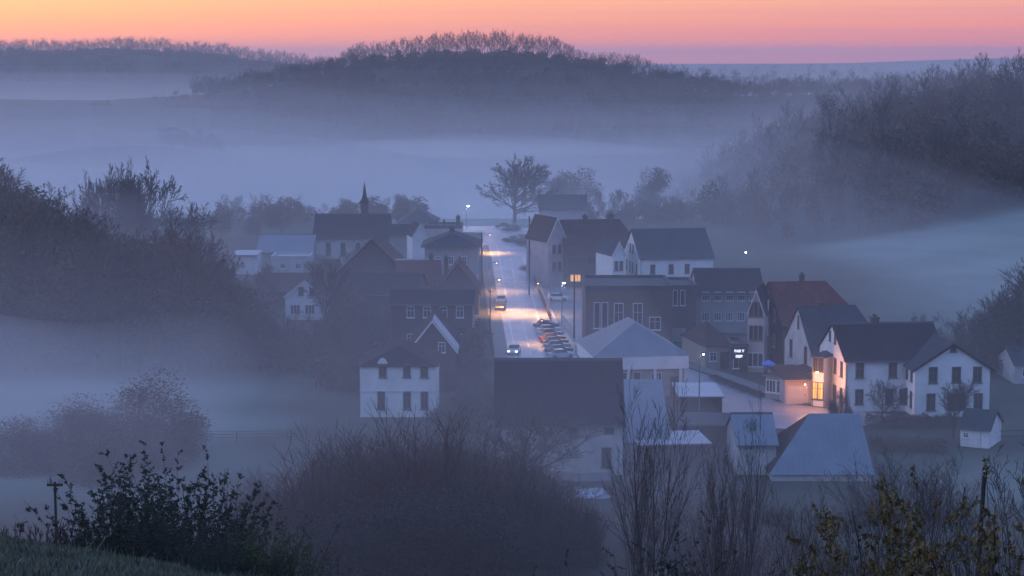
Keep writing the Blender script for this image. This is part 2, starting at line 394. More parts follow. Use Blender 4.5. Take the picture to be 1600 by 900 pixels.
# ---------------------------------------------------------------- streets
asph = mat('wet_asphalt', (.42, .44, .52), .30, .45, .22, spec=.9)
asphd = mat('side_asphalt', (.22, .23, .27), .35, .4, .15, spec=.8)
pave = mat('pavement', (.16, .155, .16), .6, .3, .8)
paint = mat('road_paint', (.85, .85, .84), .5, .2, 3)
def gpts(pts): return [ground(*p) for p in pts]
def sheet(name, left, right, z, m, sub=10, label=None):
    """strip between two picture-traced edges, subdivided along its length"""
    def rs(P, n):
        P = gpts(P); d = [0]
        for a, b in zip(P, P[1:]): d.append(d[-1] + (b - a).length)
        out = []
        for i in range(n + 1):
            t = d[-1] * i / n; k = max(0, min(len(P) - 2, int(np.searchsorted(d, t)) - 1))
            f = (t - d[k]) / max(1e-6, d[k+1] - d[k]); out.append(P[k].lerp(P[k+1], f))
        return out
    A = rs(left, sub); B = rs(right, sub); v = []; f = []
    for a, b in zip(A, B):
        v += [(a.x, a.y, max(H(a.x, a.y), 0) + z), (b.x, b.y, max(H(b.x, b.y), 0) + z)]
    for i in range(sub): f.append((2*i, 2*i+1, 2*i+3, 2*i+2))
    return MB().add(v, f).build(name, m, kind='structure', label=label), A, B
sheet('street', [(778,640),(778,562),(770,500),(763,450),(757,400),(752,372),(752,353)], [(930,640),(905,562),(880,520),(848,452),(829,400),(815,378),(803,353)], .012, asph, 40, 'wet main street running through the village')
sheet('square', [(906,562),(881,520),(849,452),(836,425)], [(1000,562),(960,520),(915,452),(896,425)], .008, asphd, 12, 'paved square beside the main street')
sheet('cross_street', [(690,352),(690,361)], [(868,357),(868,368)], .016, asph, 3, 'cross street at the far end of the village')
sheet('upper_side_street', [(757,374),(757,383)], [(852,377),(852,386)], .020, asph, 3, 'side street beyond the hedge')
sheet('lower_road', [(1068,573),(1110,588),(1160,606),(1215,628),(1300,640),(1420,650)], [(1040,600),(1075,622),(1110,640),(1140,655),(1200,668),(1300,676)], .012, asphd, 16, 'road curving down past the inn')
def kerb(pts, w, h, m, label):
    P = gpts(pts); v = []; f = []
    for i, p in enumerate(P):
        t = (P[min(i+1, len(P)-1)] - P[max(i-1, 0)]); t.z = 0; t.normalize(); n = Vector((-t.y, t.x, 0)) * w
        v += [(p.x, p.y, .0), (p.x, p.y, h), (p.x - n.x, p.y - n.y, h), (p.x - n.x, p.y - n.y, 0)]
    for i in range(len(P) - 1):
        for k in range(3): f.append((4*i+k, 4*i+k+1, 4*i+4+k+1, 4*i+4+k))
    MB().add(v, f).build('pavement', m, kind='structure', label=label)
kerb([(772,562),(764,500),(757,450),(752,400),(748,384)], 2.0, .13, pave, 'pavement on the left of the main street')
kerb([(1062,570),(1110,585),(1165,604),(1218,625),(1296,637)], -2.0, .13, pave, 'pavement beside the lower road')
# painted lines, following the street
def lerp(a, b, t): return a + (b - a) * t
def streetx(v, py):                  # v 0..1 across the carriageway at picture row py
    Lr = [(353,752),(372,752),(400,757),(450,763),(500,770),(562,778),(640,778)]; Rr = [(353,800),(378,812),(400,822),(452,833),(500,847),(562,866),(640,880)]
    return lerp(np.interp(py, [p[0] for p in Lr], [p[1] for p in Lr]), np.interp(py, [p[0] for p in Rr], [p[1] for p in Rr]), v)
ln = MB()
def stripe(v, y0, y1, w):
    n = max(2, int((y1 - y0) / 6)); pr = None
    for i in range(n + 1):
        py = lerp(y0, y1, i / n); g = ground(streetx(v, py), py); g = (g.x, g.y, .018)
        if pr: ln.add([(pr[0]-w, pr[1], .018), (pr[0]+w, pr[1], .018), (g[0]+w, g[1], .018), (g[0]-w, g[1], .018)], [(3,2,1,0)])
        pr = g
stripe(.17, 384, 466, .08); stripe(.17, 500, 562, .08); stripe(.36, 384, 464, .09); stripe(.33, 502, 562, .09); stripe(.93, 400, 560, .07); stripe(.07, 500, 562, .06)
y = 384
while y < 470: stripe(.62, y, y + 5, .08); y += 9
y = 500
while y < 560: stripe(.60, y, y + 7, .08); y += 12
for py in (440, 468):
    a = ground(streetx(.06, py), py); b = ground(streetx(.95, py), py)
    ln.add([(a.x, a.y - .2, .018), (b.x, b.y - .2, .018), (b.x, b.y + .2, .018), (a.x, a.y + .2, .018)], [(0,1,2,3)])
# parking box outline and cross walk
for v0, v1, p0, p1 in ((.62, .86, 420, 434),):
    c = [ground(streetx(v0, p0), p0), ground(streetx(v1, p0), p0), ground(streetx(v1, p1), p1), ground(streetx(v0, p1), p1)]
    for i in range(4):
        a, b = c[i], c[(i+1) % 4]; d = (b - a); d.z = 0; n = Vector((-d.y, d.x, 0)).normalized() * .1
        ln.add([(a.x-n.x, a.y-n.y, .020), (b.x-n.x, b.y-n.y, .020), (b.x+n.x, b.y+n.y, .020), (a.x+n.x, a.y+n.y, .020)], [(0,1,2,3)])
a = ground(streetx(.05, 484), 484); b = ground(streetx(.95, 484), 484)
for i in range(11):
    x = lerp(a.x, b.x, (i + .25) / 11); ln.add([(x, a.y - 1.6, .018), (x + .45, a.y - 1.6, .018), (x + .45, a.y + 1.6, .018), (x, a.y + 1.6, .018)], [(0,1,2,3)])
ln.build('road_markings', paint, kind='structure', label='worn white lines painted on the main street')

# ---------------------------------------------------------------- houses
WC = {}
def winmesh(w, h, fm, style):
    k = (round(w, 2), round(h, 2), fm.name, style)
    if k in WC: return WC[k]
    t = .09; m = MB()
    m.box(-w/2, -w/2+t, -.07, .02, -h/2, h/2); m.box(w/2-t, w/2, -.07, .02, -h/2, h/2)
    m.box(-w/2+t, w/2-t, -.07, .02, h/2-t, h/2); m.box(-w/2+t, w/2-t, -.07, .02, -h/2, -h/2+t)
    if style == 'sash':
        m.box(-.03, .03, -.055, .02, -h/2+t, h/2-t); m.box(-w/2+t, -.03, -.05, .02, h*.12, h*.12+.05); m.box(.03, w/2-t, -.05, .02, h*.12, h*.12+.05)
    elif style == 'wide':
        for q in (-1/6, 1/6): m.box(w*q-.04, w*q+.04, -.055, .02, -h/2+t, h/2-t)
    m.box(-w/2-.1, w/2+.1, -.14, .02, -h/2-.09, -h/2-.002)
    g = MB().box(-w/2+t, w/2-t, -.028, -.022, -h/2+t, h/2-t)
    WC[k] = (m.mesh('window', [fm]), g); return WC[k]
PC = {}
def add_window(parent, loc, rz, w, h, fm, style='sash', gm=None):
    fr, g = winmesh(w, h, fm, style)
    o = inst('window', fr, parent, loc, (0, 0, rz))
    gm = gm or glass; key = (round(w,2), round(h,2), gm.name)
    if key not in PC: PC[key] = g.mesh('pane', [gm])
    inst('pane', PC[key], o)
    return o
def door(parent, loc, rz, w=1.0, h=2.1, m=None, name='door'):
    mb = MB(); mb.box(-w/2, w/2, -.05, .02, 0, h); mb.box(-w/2-.08, -w/2-.001, -.08, .02, 0, h+.08); mb.box(w/2+.001, w/2+.08, -.08, .02, 0, h+.08); mb.box(-w/2, w/2, -.08, .02, h+.001, h+.08)
    mb.box(-w*.3, w*.3, -.07, -.05, h*.55, h*.85); mb.box(-w*.3, w*.3, -.07, -.05, h*.1, h*.45)
    o = mb.build(name, m or darkwood, parent); o.location = loc; o.rotation_euler = (0, 0, rz)
    k = MB().box(w*.36, w*.42, -.11, -.05, h*.46, h*.52).build('handle', steel, o)
    return o
def bis(fn, lo, hi):
    for _ in range(40):
        m = (lo + hi) / 2
        if fn(m) > 0: hi = m
        else: lo = m
    return (lo + hi) / 2
HS = []
def house(name, label, xl, xr, yb, ye, yr, d, rot=0, roof='gx', wall=white, rm=slate, wins=(), chim=(), ov=.35, fm=None, group=None,
          ridge_len=None, gutter=True, cat='house', trim=None, z0=0.0, doors=(), hipr=0.0, D=None, wallm2=None, parapet=.5):
    """front wall from picture column xl to xr, standing at row yb, eaves at row ye, ridge at row yr"""
    r = R(rot); ux = Vector((math.cos(r), math.sin(r), 0)); uy = Vector((-math.sin(r), math.cos(r), 0))
    P0 = ground(xl, yb) if D is None else Vector(((xl-800)/F*D, D, max(0,H((xl-800)/F*D, D))))
    P0.z = max(0, P0.z) + z0
    w = bis(lambda t: project(P0 + ux * t)[0] - xr, .5, 120)
    he = bis(lambda t: ye - project(P0 + Vector((0, 0, t)))[1], .5, 60)
    if roof in ('gx', 'hip', 'gxh'): Q = P0 + uy * (d / 2) + (ux * (d/2) if roof == 'hip' else Vector((0,0,0)))
    elif roof == 'gy': Q = P0 + ux * (w / 2)
    elif roof == 'mono': Q = P0 + uy * d
    else: Q = P0
    rise = bis(lambda t: yr - project(Q + Vector((0, 0, he + t)))[1], .02, 40) if roof != 'flat' else parapet
    C = P0 + ux * (w / 2) + uy * (d / 2)
    root = empty(name, C, r, label=label, cat=cat, group=group)
    hw, hd = w / 2, d / 2; T = .16
    wb = MB()
    def penta(mb):
        if roof == 'gxh':
            pf = [(-hd, -3), (hd, -3), (hd, he - T*.6), (0, he + rise - T*.6), (-hd, he - T*.6)]
            mb.add([(-hw, p[0], p[1]) for p in pf] + [(hw if i != 3 else hw - hipr, p[0], p[1]) for i, p in enumerate(pf)],
                   [(4,3,2,1,0), (5,6,7,9), (7,8,9)] + [(i, (i+1) % 5, 5 + (i+1) % 5, 5 + i) for i in range(5)])
        elif roof == 'gx': mb.prism([(-hd, -3), (hd, -3), (hd, he - T*.6), (0, he + rise - T*.6), (-hd, he - T*.6)], 'x', -hw, hw)
        elif roof == 'gy': mb.prism([(-hw, -3), (hw, -3), (hw, he - T*.6), (0, he + rise - T*.6), (-hw, he - T*.6)], 'y', -hd, hd)
        elif roof == 'mono': mb.prism([(-hd, -3), (hd, -3), (hd, he + rise - T*.6), (-hd, he - T*.6)], 'x', -hw, hw)
        elif roof == 'hip': mb.box(-hw, hw, -hd, hd, -3, he - .02)
        else: mb.box(-hw, hw, -hd, hd, -3, he)
    penta(wb); wb.build('wall', wall, root)
    rb = MB()
    if roof in ('gx', 'gxh', 'gy'):
        a = hd if roof != 'gy' else hw; s = rise / a; o = ov
        prof = [(-a-o, he-o*s), (0, he+rise), (a+o, he-o*s), (a+o, he-o*s-T), (0, he+rise-T), (-a-o, he-o*s-T)]
        L_ = (hw if roof != 'gy' else hd) + .22
        if roof == 'gxh':      # right end of the ridge cut back to a half hip
            hp = hipr
            v = [(-L_, p[0], p[1]) for p in prof] + [(L_ if abs(p[0]) > .01 else L_ - hp, p[0], p[1]) for p in prof]
            n = 6; rb.add(v, [tuple(range(n))[::-1], (n+0, n+1, n+2), (n+0, n+2, n+3, n+5)] + [(i, (i+1) % n, n + (i+1) % n, n + i) for i in range(n)])
        else: rb.prism(prof, 'x' if roof == 'gx' else 'y', -L_, L_)
    elif roof == 'mono':
        s = rise / d; rb.prism([(-hd-ov, he-ov*s), (hd+ov, he+rise+ov*s), (hd+ov, he+rise+ov*s-T), (-hd-ov, he-ov*s-T)], 'x', -hw-.2, hw+.2)
    elif roof == 'hip':
        X, Y_ = hw + ov, hd + ov; rl = (ridge_len if ridge_len is not None else max(.1, w - d)) / 2; z_ = he
        if hw >= hd: rr = [(-rl, 0, he + rise), (rl, 0, he + rise)]; fs = [(0,1,5,4), (1,2,5), (2,3,4,5), (3,0,4), (3,2,1,0)]
        else: rr = [(0, -rl, he + rise), (0, rl, he + rise)]; fs = [(0,1,4), (1,2,5,4), (2,3,5), (3,0,4,5), (3,2,1,0)]
        rb.add([(-X,-Y_,z_), (X,-Y_,z_), (X,Y_,z_), (-X,Y_,z_)] + rr, fs)
    else:
        rb.box(-hw+.3, hw-.3, -hd+.3, hd-.3, he+.002, he+.12)
        for q in ((-hw-.06, hw+.06, -hd-.06, -hd+.3), (-hw-.06, hw+.06, hd-.3, hd+.06), (-hw-.06, -hw+.3, -hd+.3, hd-.3), (hw-.3, hw+.06, -hd+.3, hd-.3)):
            rb.box(*q, he-.15, he+rise)
    ro = rb.build('roof', rm, root)
    if roof == 'gx' and he > 2.8: MB().prism([(-.22, he+rise-.22*rise/hd+.01), (0, he+rise+.07), (.22, he+rise-.22*rise/hd+.01), (.2, he+rise-.3), (-.2, he+rise-.3)], 'x', -hw-.24, hw+.24).build('ridge_cap', concrete if rm is redtile else bitumen, ro)
    if gutter and roof in ('gx', 'mono', 'gxh'):
        s = rise / (hd if roof != 'mono' else d); gz = he - ov * s - .1
        MB().box(-hw-.2, hw+.2, -hd-ov-.14, -hd-ov-.01, gz-.06, gz+.06).build('gutter', trim or steel, root)
        if he > 3.5: MB().seg((-hw+.12, -hd-.09, -.2), (-hw+.12, -hd-.09, gz-.25), .05, .05, 6, cap=True).seg((-hw+.12, -hd-.09, gz-.27), (-hw+.12, -hd-ov-.07, gz-.04), .05, .05, 6).build('downpipe', steel, root)
    if gutter and roof == 'gy':
        s = rise / hw; mb = MB()
        for sg in (-1, 1):
            p = [(sg*(hw+ov), he-ov*s-T-.12), (0, he+rise-T-.12), (0, he+rise+.02), (sg*(hw+ov), he-ov*s+.02)]
            mb.prism(p if sg < 0 else p[::-1], 'y', -hd-.30, -hd-.222)
        mb.build('bargeboard', trim or trimw, root)
    for c in chim:                    # (x fraction, y fraction of depth, height above ridge, width)
        cx = -hw + c[0] * w; cyy = -hd + c[1] * d
        if roof in ('gx', 'gxh'): zb = he + rise * (1 - abs(cyy) / hd)
        elif roof == 'gy': zb = he + rise * (1 - abs(cx) / hw)
        else: zb = he + rise * .7
        cw = c[3] / 2; top = he + rise + c[2]
        mb = MB().box(cx-cw, cx+cw, cyy-cw*.8, cyy+cw*.8, zb-.6, top); mb.box(cx-cw-.07, cx+cw+.07, cyy-cw*.8-.07, cyy+cw*.8+.07, top+.001, top+.15)
        mb.box(cx-cw*.45, cx-cw*.05, cyy-cw*.3, cyy+cw*.3, top+.151, top+.5); mb.box(cx+cw*.1, cx+cw*.5, cyy-cw*.3, cyy+cw*.3, top+.151, top+.42)
        mb.build('chimney', chimneyb, ro)
    fm = fm or frame_w
    for wn in wins:                  # (face, [fractions], z, w, h, style, glass)
        face, us, z, ww, hh = wn[:5]; st = wn[5] if len(wn) > 5 else 'sash'; gm = wn[6] if len(wn) > 6 else None
        for u in us:
            if face == 'F': loc = (-hw + u * w, -hd, z); a = 0
            elif face == 'L': loc = (-hw, hd - u * d, z); a = -math.pi / 2
            elif face == 'R': loc = (hw, -hd + u * d, z); a = math.pi / 2
            add_window(root, loc, a, ww, hh, wn[7] if len(wn) > 7 else fm, st, gm)
    for dr in doors:
        face, u, ww, hh = dr[:4]
        loc, a = ((-hw + u * w, -hd, 0), 0) if face == 'F' else ((-hw, hd - u * d, 0), -math.pi / 2) if face == 'L' else ((hw, -hd + u * d, 0), math.pi/2)
        door(root, loc, a, ww, hh, dr[4] if len(dr) > 4 else None, dr[5] if len(dr) > 5 else 'door')
    HS.append((name, root, w, d, he, rise)); root['dims'] = 0; del root['dims']
    return root, w, he, rise

# --- right hand side of the picture
inn, w_, he_, ri_ = house('inn', 'long white two-storey inn with dark roof and white gable beside the road', 1320, 1476, 644, 561, 505, 11, 6, 'gx', white, slate,
    wins=[('F', [.14, .47], 4.7, .95, 1.75, 'sash', None, frame_d), ('F', [.14, .44, .58], 1.7, .95, 1.75, 'sash', None, frame_d), ('F', [.655], 4.7, .85, 1.75, 'sash', None, frame_d),
          ('L', [.14, .38, .62, .86], 4.6, .9, 1.7, 'sash', None, frame_d), ('L', [.14, .38, .86], 1.6, .9, 1.8, 'sash', None, frame_d), ('L', [.4, .6], 7.7, .7, 1.2, 'sash', None, frame_d)],
    chim=[(.42, .5, .5, .9)], doors=[('L', .62, 1.0, 2.3)])
house('inn_wing', 'white gabled wing of the inn with round attic window and bare tree in front', 1428, 1545, 652, 575, 536, 13, 3, 'gy', white, slateb,
    wins=[('F', [.24, .55, .83], 4.7, 1.0, 1.8, 'sash', None, frame_d), ('F', [.22, .50, .62, .85], 1.7, 1.0, 1.9, 'sash', None, frame_d), ('F', [.5], 7.6, .7, .7, 'plain', None, frame_d),
          ('L', [.75, .90], 4.7, .8, 1.8, 'sash', None, frame_d), ('L', [.75, .90], 1.8, .8, 1.8, 'sash', None, frame_d)], trim=slate, chim=[(.35, .92, .2, .9)])
house('gabled_house', 'pale house with steep white gable and teal slate roof behind the garage', 1268, 1385, 612, 549, 478, 11, 9, 'gxh', white2, slateb,
    wins=[('L', [.25, .78], 4.0, 1.0, 2.2, 'sash', None, frame_d), ('L', [.5], 7.6, .6, 1.6, 'plain', None, frame_d)], chim=[(.3, .5, .3, .6)], hipr=2.4)
house('red_roof_house', 'large dark brick house with red tiled roof and tall thin chimney', 1222, 1350, 578, 505, 440, 13, 8, 'gxh', brickd, redtile,
    wins=[('L', [.3, .7], 6.5, .9, 1.6), ('L', [.3, .7], 3.2, .9, 1.6)], chim=[(.40, .5, .7, .6)], hipr=3.5)
house('narrow_gabled_house', 'narrow pinkish plaster house with steep gable and six tall windows', 1167, 1193, 581, 488, 452, 8, -14, 'gy', pinkish, slate,
    wins=[('F', [.22, .5, .78], 8.0, .55, 1.9, 'plain', None, frame_d), ('F', [.22, .5, .78], 5.0, .55, 1.9, 'plain', None, frame_d), ('F', [.5], 1.6, 2.0, 1.8, 'wide', glass), ('R', [.5], 5.0, .8, 1.5), ('R', [.5], 8, .8, 1.5)], ov=.15)
house('corner_cottage', 'low beige cottage with brown hipped roof left of the lit sign', 1102, 1142, 577, 541, 500, 10, 12, 'hip', beige, browntile, wins=[('F', [.3], 1.6, 1.0, 1.2)], doors=[('F', .75, 1.0, 2.1)])
house('sign_shop', 'small dark flat-roofed shop carrying a lit sign beside the narrow gabled house', 1144, 1168, 582, 543, 536, 6, 2, 'flat', brickd, bitumen, cat='shop', wins=[('F', [.25], 1.3, .8, 1.6, 'plain')], doors=[('F', .7, .9, 2.1)])
house('apartment_block', 'long grey apartment block with dark roof and balconies above the cottage', 1090, 1192, 520, 457, 419, 12, 0, 'gx', greyw, slate,
    wins=[('F', [.12, .30, .48, .66, .84], 5.3, 1.1, 1.3, 'wide'), ('F', [.12, .30, .48, .66, .84], 2.4, 1.1, 1.3, 'wide')], ov=.6, cat='apartment block')
house('brick_block', 'brown brick flat-roofed block with tall white framed windows', 915, 1050, 545, 452, 440, 13, 0, 'flat', brick, bitumen,
    wins=[('F', [.13, .22], 4.6, .9, 3.6, 'plain'), ('F', [.38, .60], 4.6, 1.3, 3.4, 'sash'), ('F', [.80], 3.5, 1.6, 1.8, 'sash')], cat='block')
house('brick_annex', 'dark brick flat-roofed annex joined to the brown block', 1030, 1088, 534, 451, 444, 10, 0, 'flat', brickd, bitumen,
    wins=[('F', [.42, .62], 6.2, .7, 2.2, 'plain')], doors=[('F', .45, 2.6, 1.9, concrete, 'garage_door')], cat='block')
house('white_hall', 'tall white house with steep pointed gable and long dark roof', 1000, 1114, 462, 402, 358, 12, 10, 'gx', white, slateb,
    wins=[('F', [.17, .42, .64], 4.4, .85, 1.6, 'sash', None, frame_d), ('L', [.2, .4, .55, .8], 4.2, .7, 1.8, 'sash', None, frame_d), ('L', [.2, .5, .8], 1.3, .7, 1.7, 'sash', None, frame_d), ('L', [.42, .58], 7.4, .7, 1.5, 'sash', None, frame_d)], gutter=True)
house('white_side_house', 'narrow white house with small slate gable left of the tall white house', 957, 976, 462, 396, 377, 8, 18, 'gy', white, slateb,
    wins=[('F', [.3, .7], 5.0, .6, 1.6, 'sash', None, frame_d), ('F', [.3, .7], 1.8, .6, 1.6, 'sash', None, frame_d)], ov=.2)
house('long_brick_house', 'long brick house with dark red roof and warmly lit shop window', 884, 1010, 449, 398, 343, 13, 6, 'gxh', brickd, browntile,
    wins=[('F', [.30, .42, .54, .66], 4.6, 1.0, 1.3, 'sash', None, frame_d), ('F', [.12], 1.6, 1.9, 1.3, 'wide', litglass, frame_d), ('F', [.235], 1.7, .7, 1.0, 'sash', litglass, frame_d), ('F', [.5], 1.8, 1.0, 1.3, 'sash', None, frame_d),
          ('L', [.3, .7], 4.6, .8, 1.5)], chim=[(.30, .5, .5, .8), (.62, .5, .7, 1.1)], hipr=4)
house('gabled_front_house', 'tall pinkish gabled house front facing the main street', 856, 884, 447, 374, 340, 9, 24, 'gy', pinkish, browntile,
    wins=[('F', [.35, .65], 6.4, .7, 1.6, 'sash', None, frame_d), ('F', [.35, .65], 3.4, .7, 1.6, 'sash', None, frame_d), ('R', [.3, .7], 6.2, 1.2, 1.2, 'wide'), ('R', [.3, .7], 3.2, 1.2, 1.2, 'wide')], ov=.2)
house('far_barn', 'grey barn with dark roof standing alone beside the big bare tree', 843, 917, 358, 327, 304, 12, 0, 'gx', greyw, slate, cat='barn')
# hip roofed hall with its canopy
house('hall', 'square hall with blue metal hipped roof and pale fascia', 932, 1069, 622, 557, 499, 12, 7, 'hip', beige, metalroof, ridge_len=4.8, ov=.5, cat='hall',
    wins=[('F', [.30, .46], 1.9, 1.0, 2.2, 'plain'), ('F', [.68], 1.7, 1.3, 2.4, 'wide')], doors=[('F', .9, 1.1, 2.3)])
fa = [h for h in HS if h[0] == 'hall'][0]
MB().box(-fa[2]/2-.42, fa[2]/2+.42, -fa[3]/2-.42, -fa[3]/2-.005, fa[4]-1.55, fa[4]-.02).build('fascia', white, fa[1])
MB().box(-fa[2]/2-.42, -fa[2]/2-.005, -fa[3]/2-.005, fa[3]/2, fa[4]-1.55, fa[4]-.02).build('fascia', white, fa[1])
for q in (.05, .36, .66, .95):
    x = -fa[2]/2 + q * fa[2]; MB().box(x-.16, x+.16, -fa[3]/2-.36, -fa[3]/2-.05, -1, fa[4]-1.56).build('column', trimw, fa[1])
house('canopy_store', 'low dark store with flat white roof beside the lower road', 1062, 1128, 652, 618, 606, 8, 0, 'mono', brick, palemetal, ov=.5, cat='store', doors=[('F', .3, 2.0, 2.0)])
# barn in the middle foreground with lean-to
house('barn', 'big barn with dark slate roof and white walls in the middle foreground', 775, 973, 742, 656, 560, 11.5, 0, 'gx', barnboards, slate, ov=.5, cat='barn',
    wins=[('F', [.89], 4.6, .95, 1.2, 'sash', None, frame_d), ('F', [.87], 1.7, .95, 1.9, 'sash', None, frame_d), ('F', [.35, .6], 4.6, .95, 1.2, 'sash', None, frame_d)])
house('lean_to_shed', 'tall shed with pale blue sloping metal roof against the barn end', 975, 1046, 722, 690, 594, 13, 0, 'mono', white2, metalroof, ov=.2, cat='shed')
house('open_shed', 'low open shed with pale roof edge behind the bare trees', 1000, 1108, 728, 694, 681, 6, 6, 'mono', brickd, palemetal, ov=.25, cat='shed')
house('yard_store', 'brown boarded store between the barn and the metal roofed buildings', 1062, 1142, 700, 662, 652, 6, -3, 'mono', brick, bitumen, ov=.3, cat='store')
# metal roofed pair
house('metal_roofed_house', 'small house with pale blue metal roof and white wall below the road', 1152, 1212, 742, 692, 645, 9, 0, 'gx', white2, metalroof, ov=.3)
house('hipped_metal_house', 'wide low house with pale blue metal roof and one dark brown hipped end', 1206, 1362, 752, 737, 646, 11, 0, 'gxh', white2, metalroof, ov=.3, hipr=.3, gutter=False, wins=[])
hm_ = HS[-1]; hr_ = [c for c in hm_[1].children if c.name.startswith('roof')][0]; hw_, hd_, he2, ri2 = hm_[2]/2, hm_[3]/2, hm_[4], hm_[5]
old_ = hr_.data; o_ = .3; zl = he2 - o_ * ri2 / hd_; HL = 4.6; X0, X1, Y_ = -hw_-.35, hw_+.25, hd_+o_
rb_ = MB().add([(X0,-Y_,zl), (X1,-Y_,zl), (X1,Y_,zl), (X0,Y_,zl), (X0+HL,0,he2+ri2), (X1-.5,0,he2+ri2)], [(0,1,5,4), (1,2,5), (2,3,4,5), (3,2,1,0)], 0).add([(X0,-Y_,zl), (X0,Y_,zl), (X0+HL,0,he2+ri2)], [(1,0,2)], 1)
hr_.data = rb_.mesh('roof', [metalroof, browntile])
wl_ = [c for c in hm_[1].children if c.name.startswith('wall')][0]; wl_.data = MB().box(-hw_, hw_, -hd_, hd_, -3, zl - .02).mesh('wall', [white2])
house('garden_shed', 'small white boarded shed with grey roof at the right', 1500, 1545, 697, 665, 637, 5, -28, 'gx', whitewood, greyw and slateb, ov=.25, cat='shed', doors=[('F', .5, 1.0, 1.7, whitewood)], wins=[('F', [.2], 1.2, .6, .6)])
house('edge_cottage', 'pale cottage at the right edge among dark trees', 1585, 1640, 600, 568, 541, 8, 0, 'gx', white2, slateb, wins=[('F', [.3, .6], 1.4, .8, 1.0)])
# garage and shop front beneath the gabled house
house('garage_row', 'low building with brown roof and peach garage front lit by a warm lamp', 1226, 1268, 631, 592, 571, 9, 5, 'mono', pinkish, browntile, ov=.5, cat='garage', doors=[('F', .46, 2.35, 2.1, cream, 'garage_door')])
house('corner_shop', 'small grey shop front with dark windows beside the peach garage', 1196, 1226, 622, 584, 571, 9, -38, 'mono', greyw, browntile, ov=.4, cat='shop', wins=[('F', [.28], 1.5, 1.3, 1.5, 'wide'), ('F', [.75], 1.5, .9, 1.5)])
house('lit_facade_house', 'narrow white house front lit orange by a wall lamp', 1268, 1286, 634, 556, 551, 6, -30, 'mono', white, slateb, ov=.15,
    wins=[('F', [.3, .72], 4.9, .75, 1.8, 'sash', None, frame_d), ('F', [.3], 1.8, .8, 2.0, 'sash', litglass, frame_d), ('F', [.72], 1.8, .8, 2.0, 'sash', litglass, frame_d)])
# --- left hand side
house('white_villa', 'white two-storey villa with arched window and dark hipped roof in the fog', 563, 681, 652, 573, 534, 10, 0, 'hip', white, slate, ridge_len=6, ov=.3,
    wins=[('F', [.30, .62, .85], 5.2, .85, 1.5, 'sash', None, frame_d), ('F', [.28, .62, .85], 1.9, .85, 2.0, 'sash', None, frame_d)])
vi = [h for h in HS if h[0] == 'white_villa'][0]
MB().box(-vi[2]/2-.05, vi[2]/2+.05, -vi[3]/2-.07, -vi[3]/2-.003, vi[4]*.50, vi[4]*.50+.16).build('string_course', trimw, vi[1])
MB().prism([(-.6,-.0),(.6,0),(.3,.5),(0,.65),(-.3,.5)], 'y', -.1, .02).build('window_arch', trimw, vi[1]).location = (-vi[2]/2+.30*vi[2], -vi[3]/2, 6.0)
house('gable_behind_villa', 'grey gabled house with one bright roof edge behind the white villa', 640, 712, 600, 545, 500, 14, 0, 'gy', brickd, slate, ov=.3, trim=trimw, wins=[('F', [.7], 4.5, .9, 1.3)])
gb = HS[-1]; s_ = gb[5] / (gb[2] / 2)
MB().add([(.05, -gb[3]/2-.24, gb[4]+gb[5]+.03), (gb[2]/2+.32, -gb[3]/2-.24, gb[4]-.3*s_+.03), (gb[2]/2+.32, -gb[3]/2+5, gb[4]-.3*s_+.03), (.05, -gb[3]/2+5, gb[4]+gb[5]+.03)] + [(.05, -gb[3]/2-.24, gb[4]+gb[5]+.10), (gb[2]/2+.32, -gb[3]/2-.24, gb[4]-.3*s_+.10), (gb[2]/2+.32, -gb[3]/2+5, gb[4]-.3*s_+.10), (.05, -gb[3]/2+5, gb[4]+gb[5]+.10)], [(3,2,1,0),(4,5,6,7),(0,1,5,4),(1,2,6,5),(2,3,7,6),(3,0,4,7)]).build('metal_sheet', palemetal, gb[1])
house('long_dark_house', 'long dark house with pale end wall beside the main street', 610, 738, 566, 474, 452, 10, 0, 'gx', brickd, slate, wins=[('F', [.25, .45, .65, .85], 6.6, 1.0, 1.5), ('F', [.25, .45, .65, .85], 3.0, 1.0, 1.5), ('R', [.3, .7], 5, .8, 1.5)])
house('dark_gable_house', 'dark gabled house with pale roof strip near the main street', 682, 748, 492, 455, 412, 12, 0, 'gy', brickd, browntile, ov=.3, trim=slate, chim=[(.2, .6, .2, .7)])
house('pale_strip_house', 'low house with light roof edge left of the dark gable', 622, 690, 478, 440, 405, 9, 6, 'gx', brickd, redtile, chim=[(.8, .5, .5, .7)], wins=[('F', [.8], 1.9, .8, 1.6, 'plain', litwhite)])
house('hip_roof_house', 'dark hipped house with white street side at the head of the street', 664, 746, 452, 386, 361, 12, 0, 'hip', greyw, slateb, ridge_len=6, ov=.8, wins=[('F', [.25, .5, .75], 5.0, .9, 1.4), ('R', [.3, .7], 5.0, .9, 1.4), ('R', [.3, .7], 2.2, .9, 1.4)], chim=[(.5, .5, .4, .8)])
house('narrow_white_house', 'narrow white gabled house left of the dark hipped house', 645, 668, 420, 368, 350, 7, 12, 'gy', white, slate, ov=.15)
house('flat_brick_house', 'flat-roofed brick house with several chimneys behind the hipped house', 664, 722, 400, 356, 349, 8, 0, 'flat', pinkish, bitumen, chim=[(.88, .5, 1.4, .8), (.3, .5, .5, .5), (.5, .5, .6, .4)])
house('far_hip_house', 'pale far house with wide hipped roof fading into the mist', 628, 678, 378, 348, 325, 11, 0, 'hip', white2, slateb, ridge_len=4, ov=1.0)
house('far_grey_house', 'grey far house with plain roof below the wide hipped roof', 608, 648, 412, 366, 350, 9, 4, 'gx', greyw, slate)
house('church', 'long church with dark roof and slim pointed steeple', 490, 606, 412, 371, 334, 13, 0, 'gx', white2, slate, cat='church', wins=[('F', [.2, .4, .6, .8], 2.8, 1.0, 2.6, 'plain', None, frame_d)])
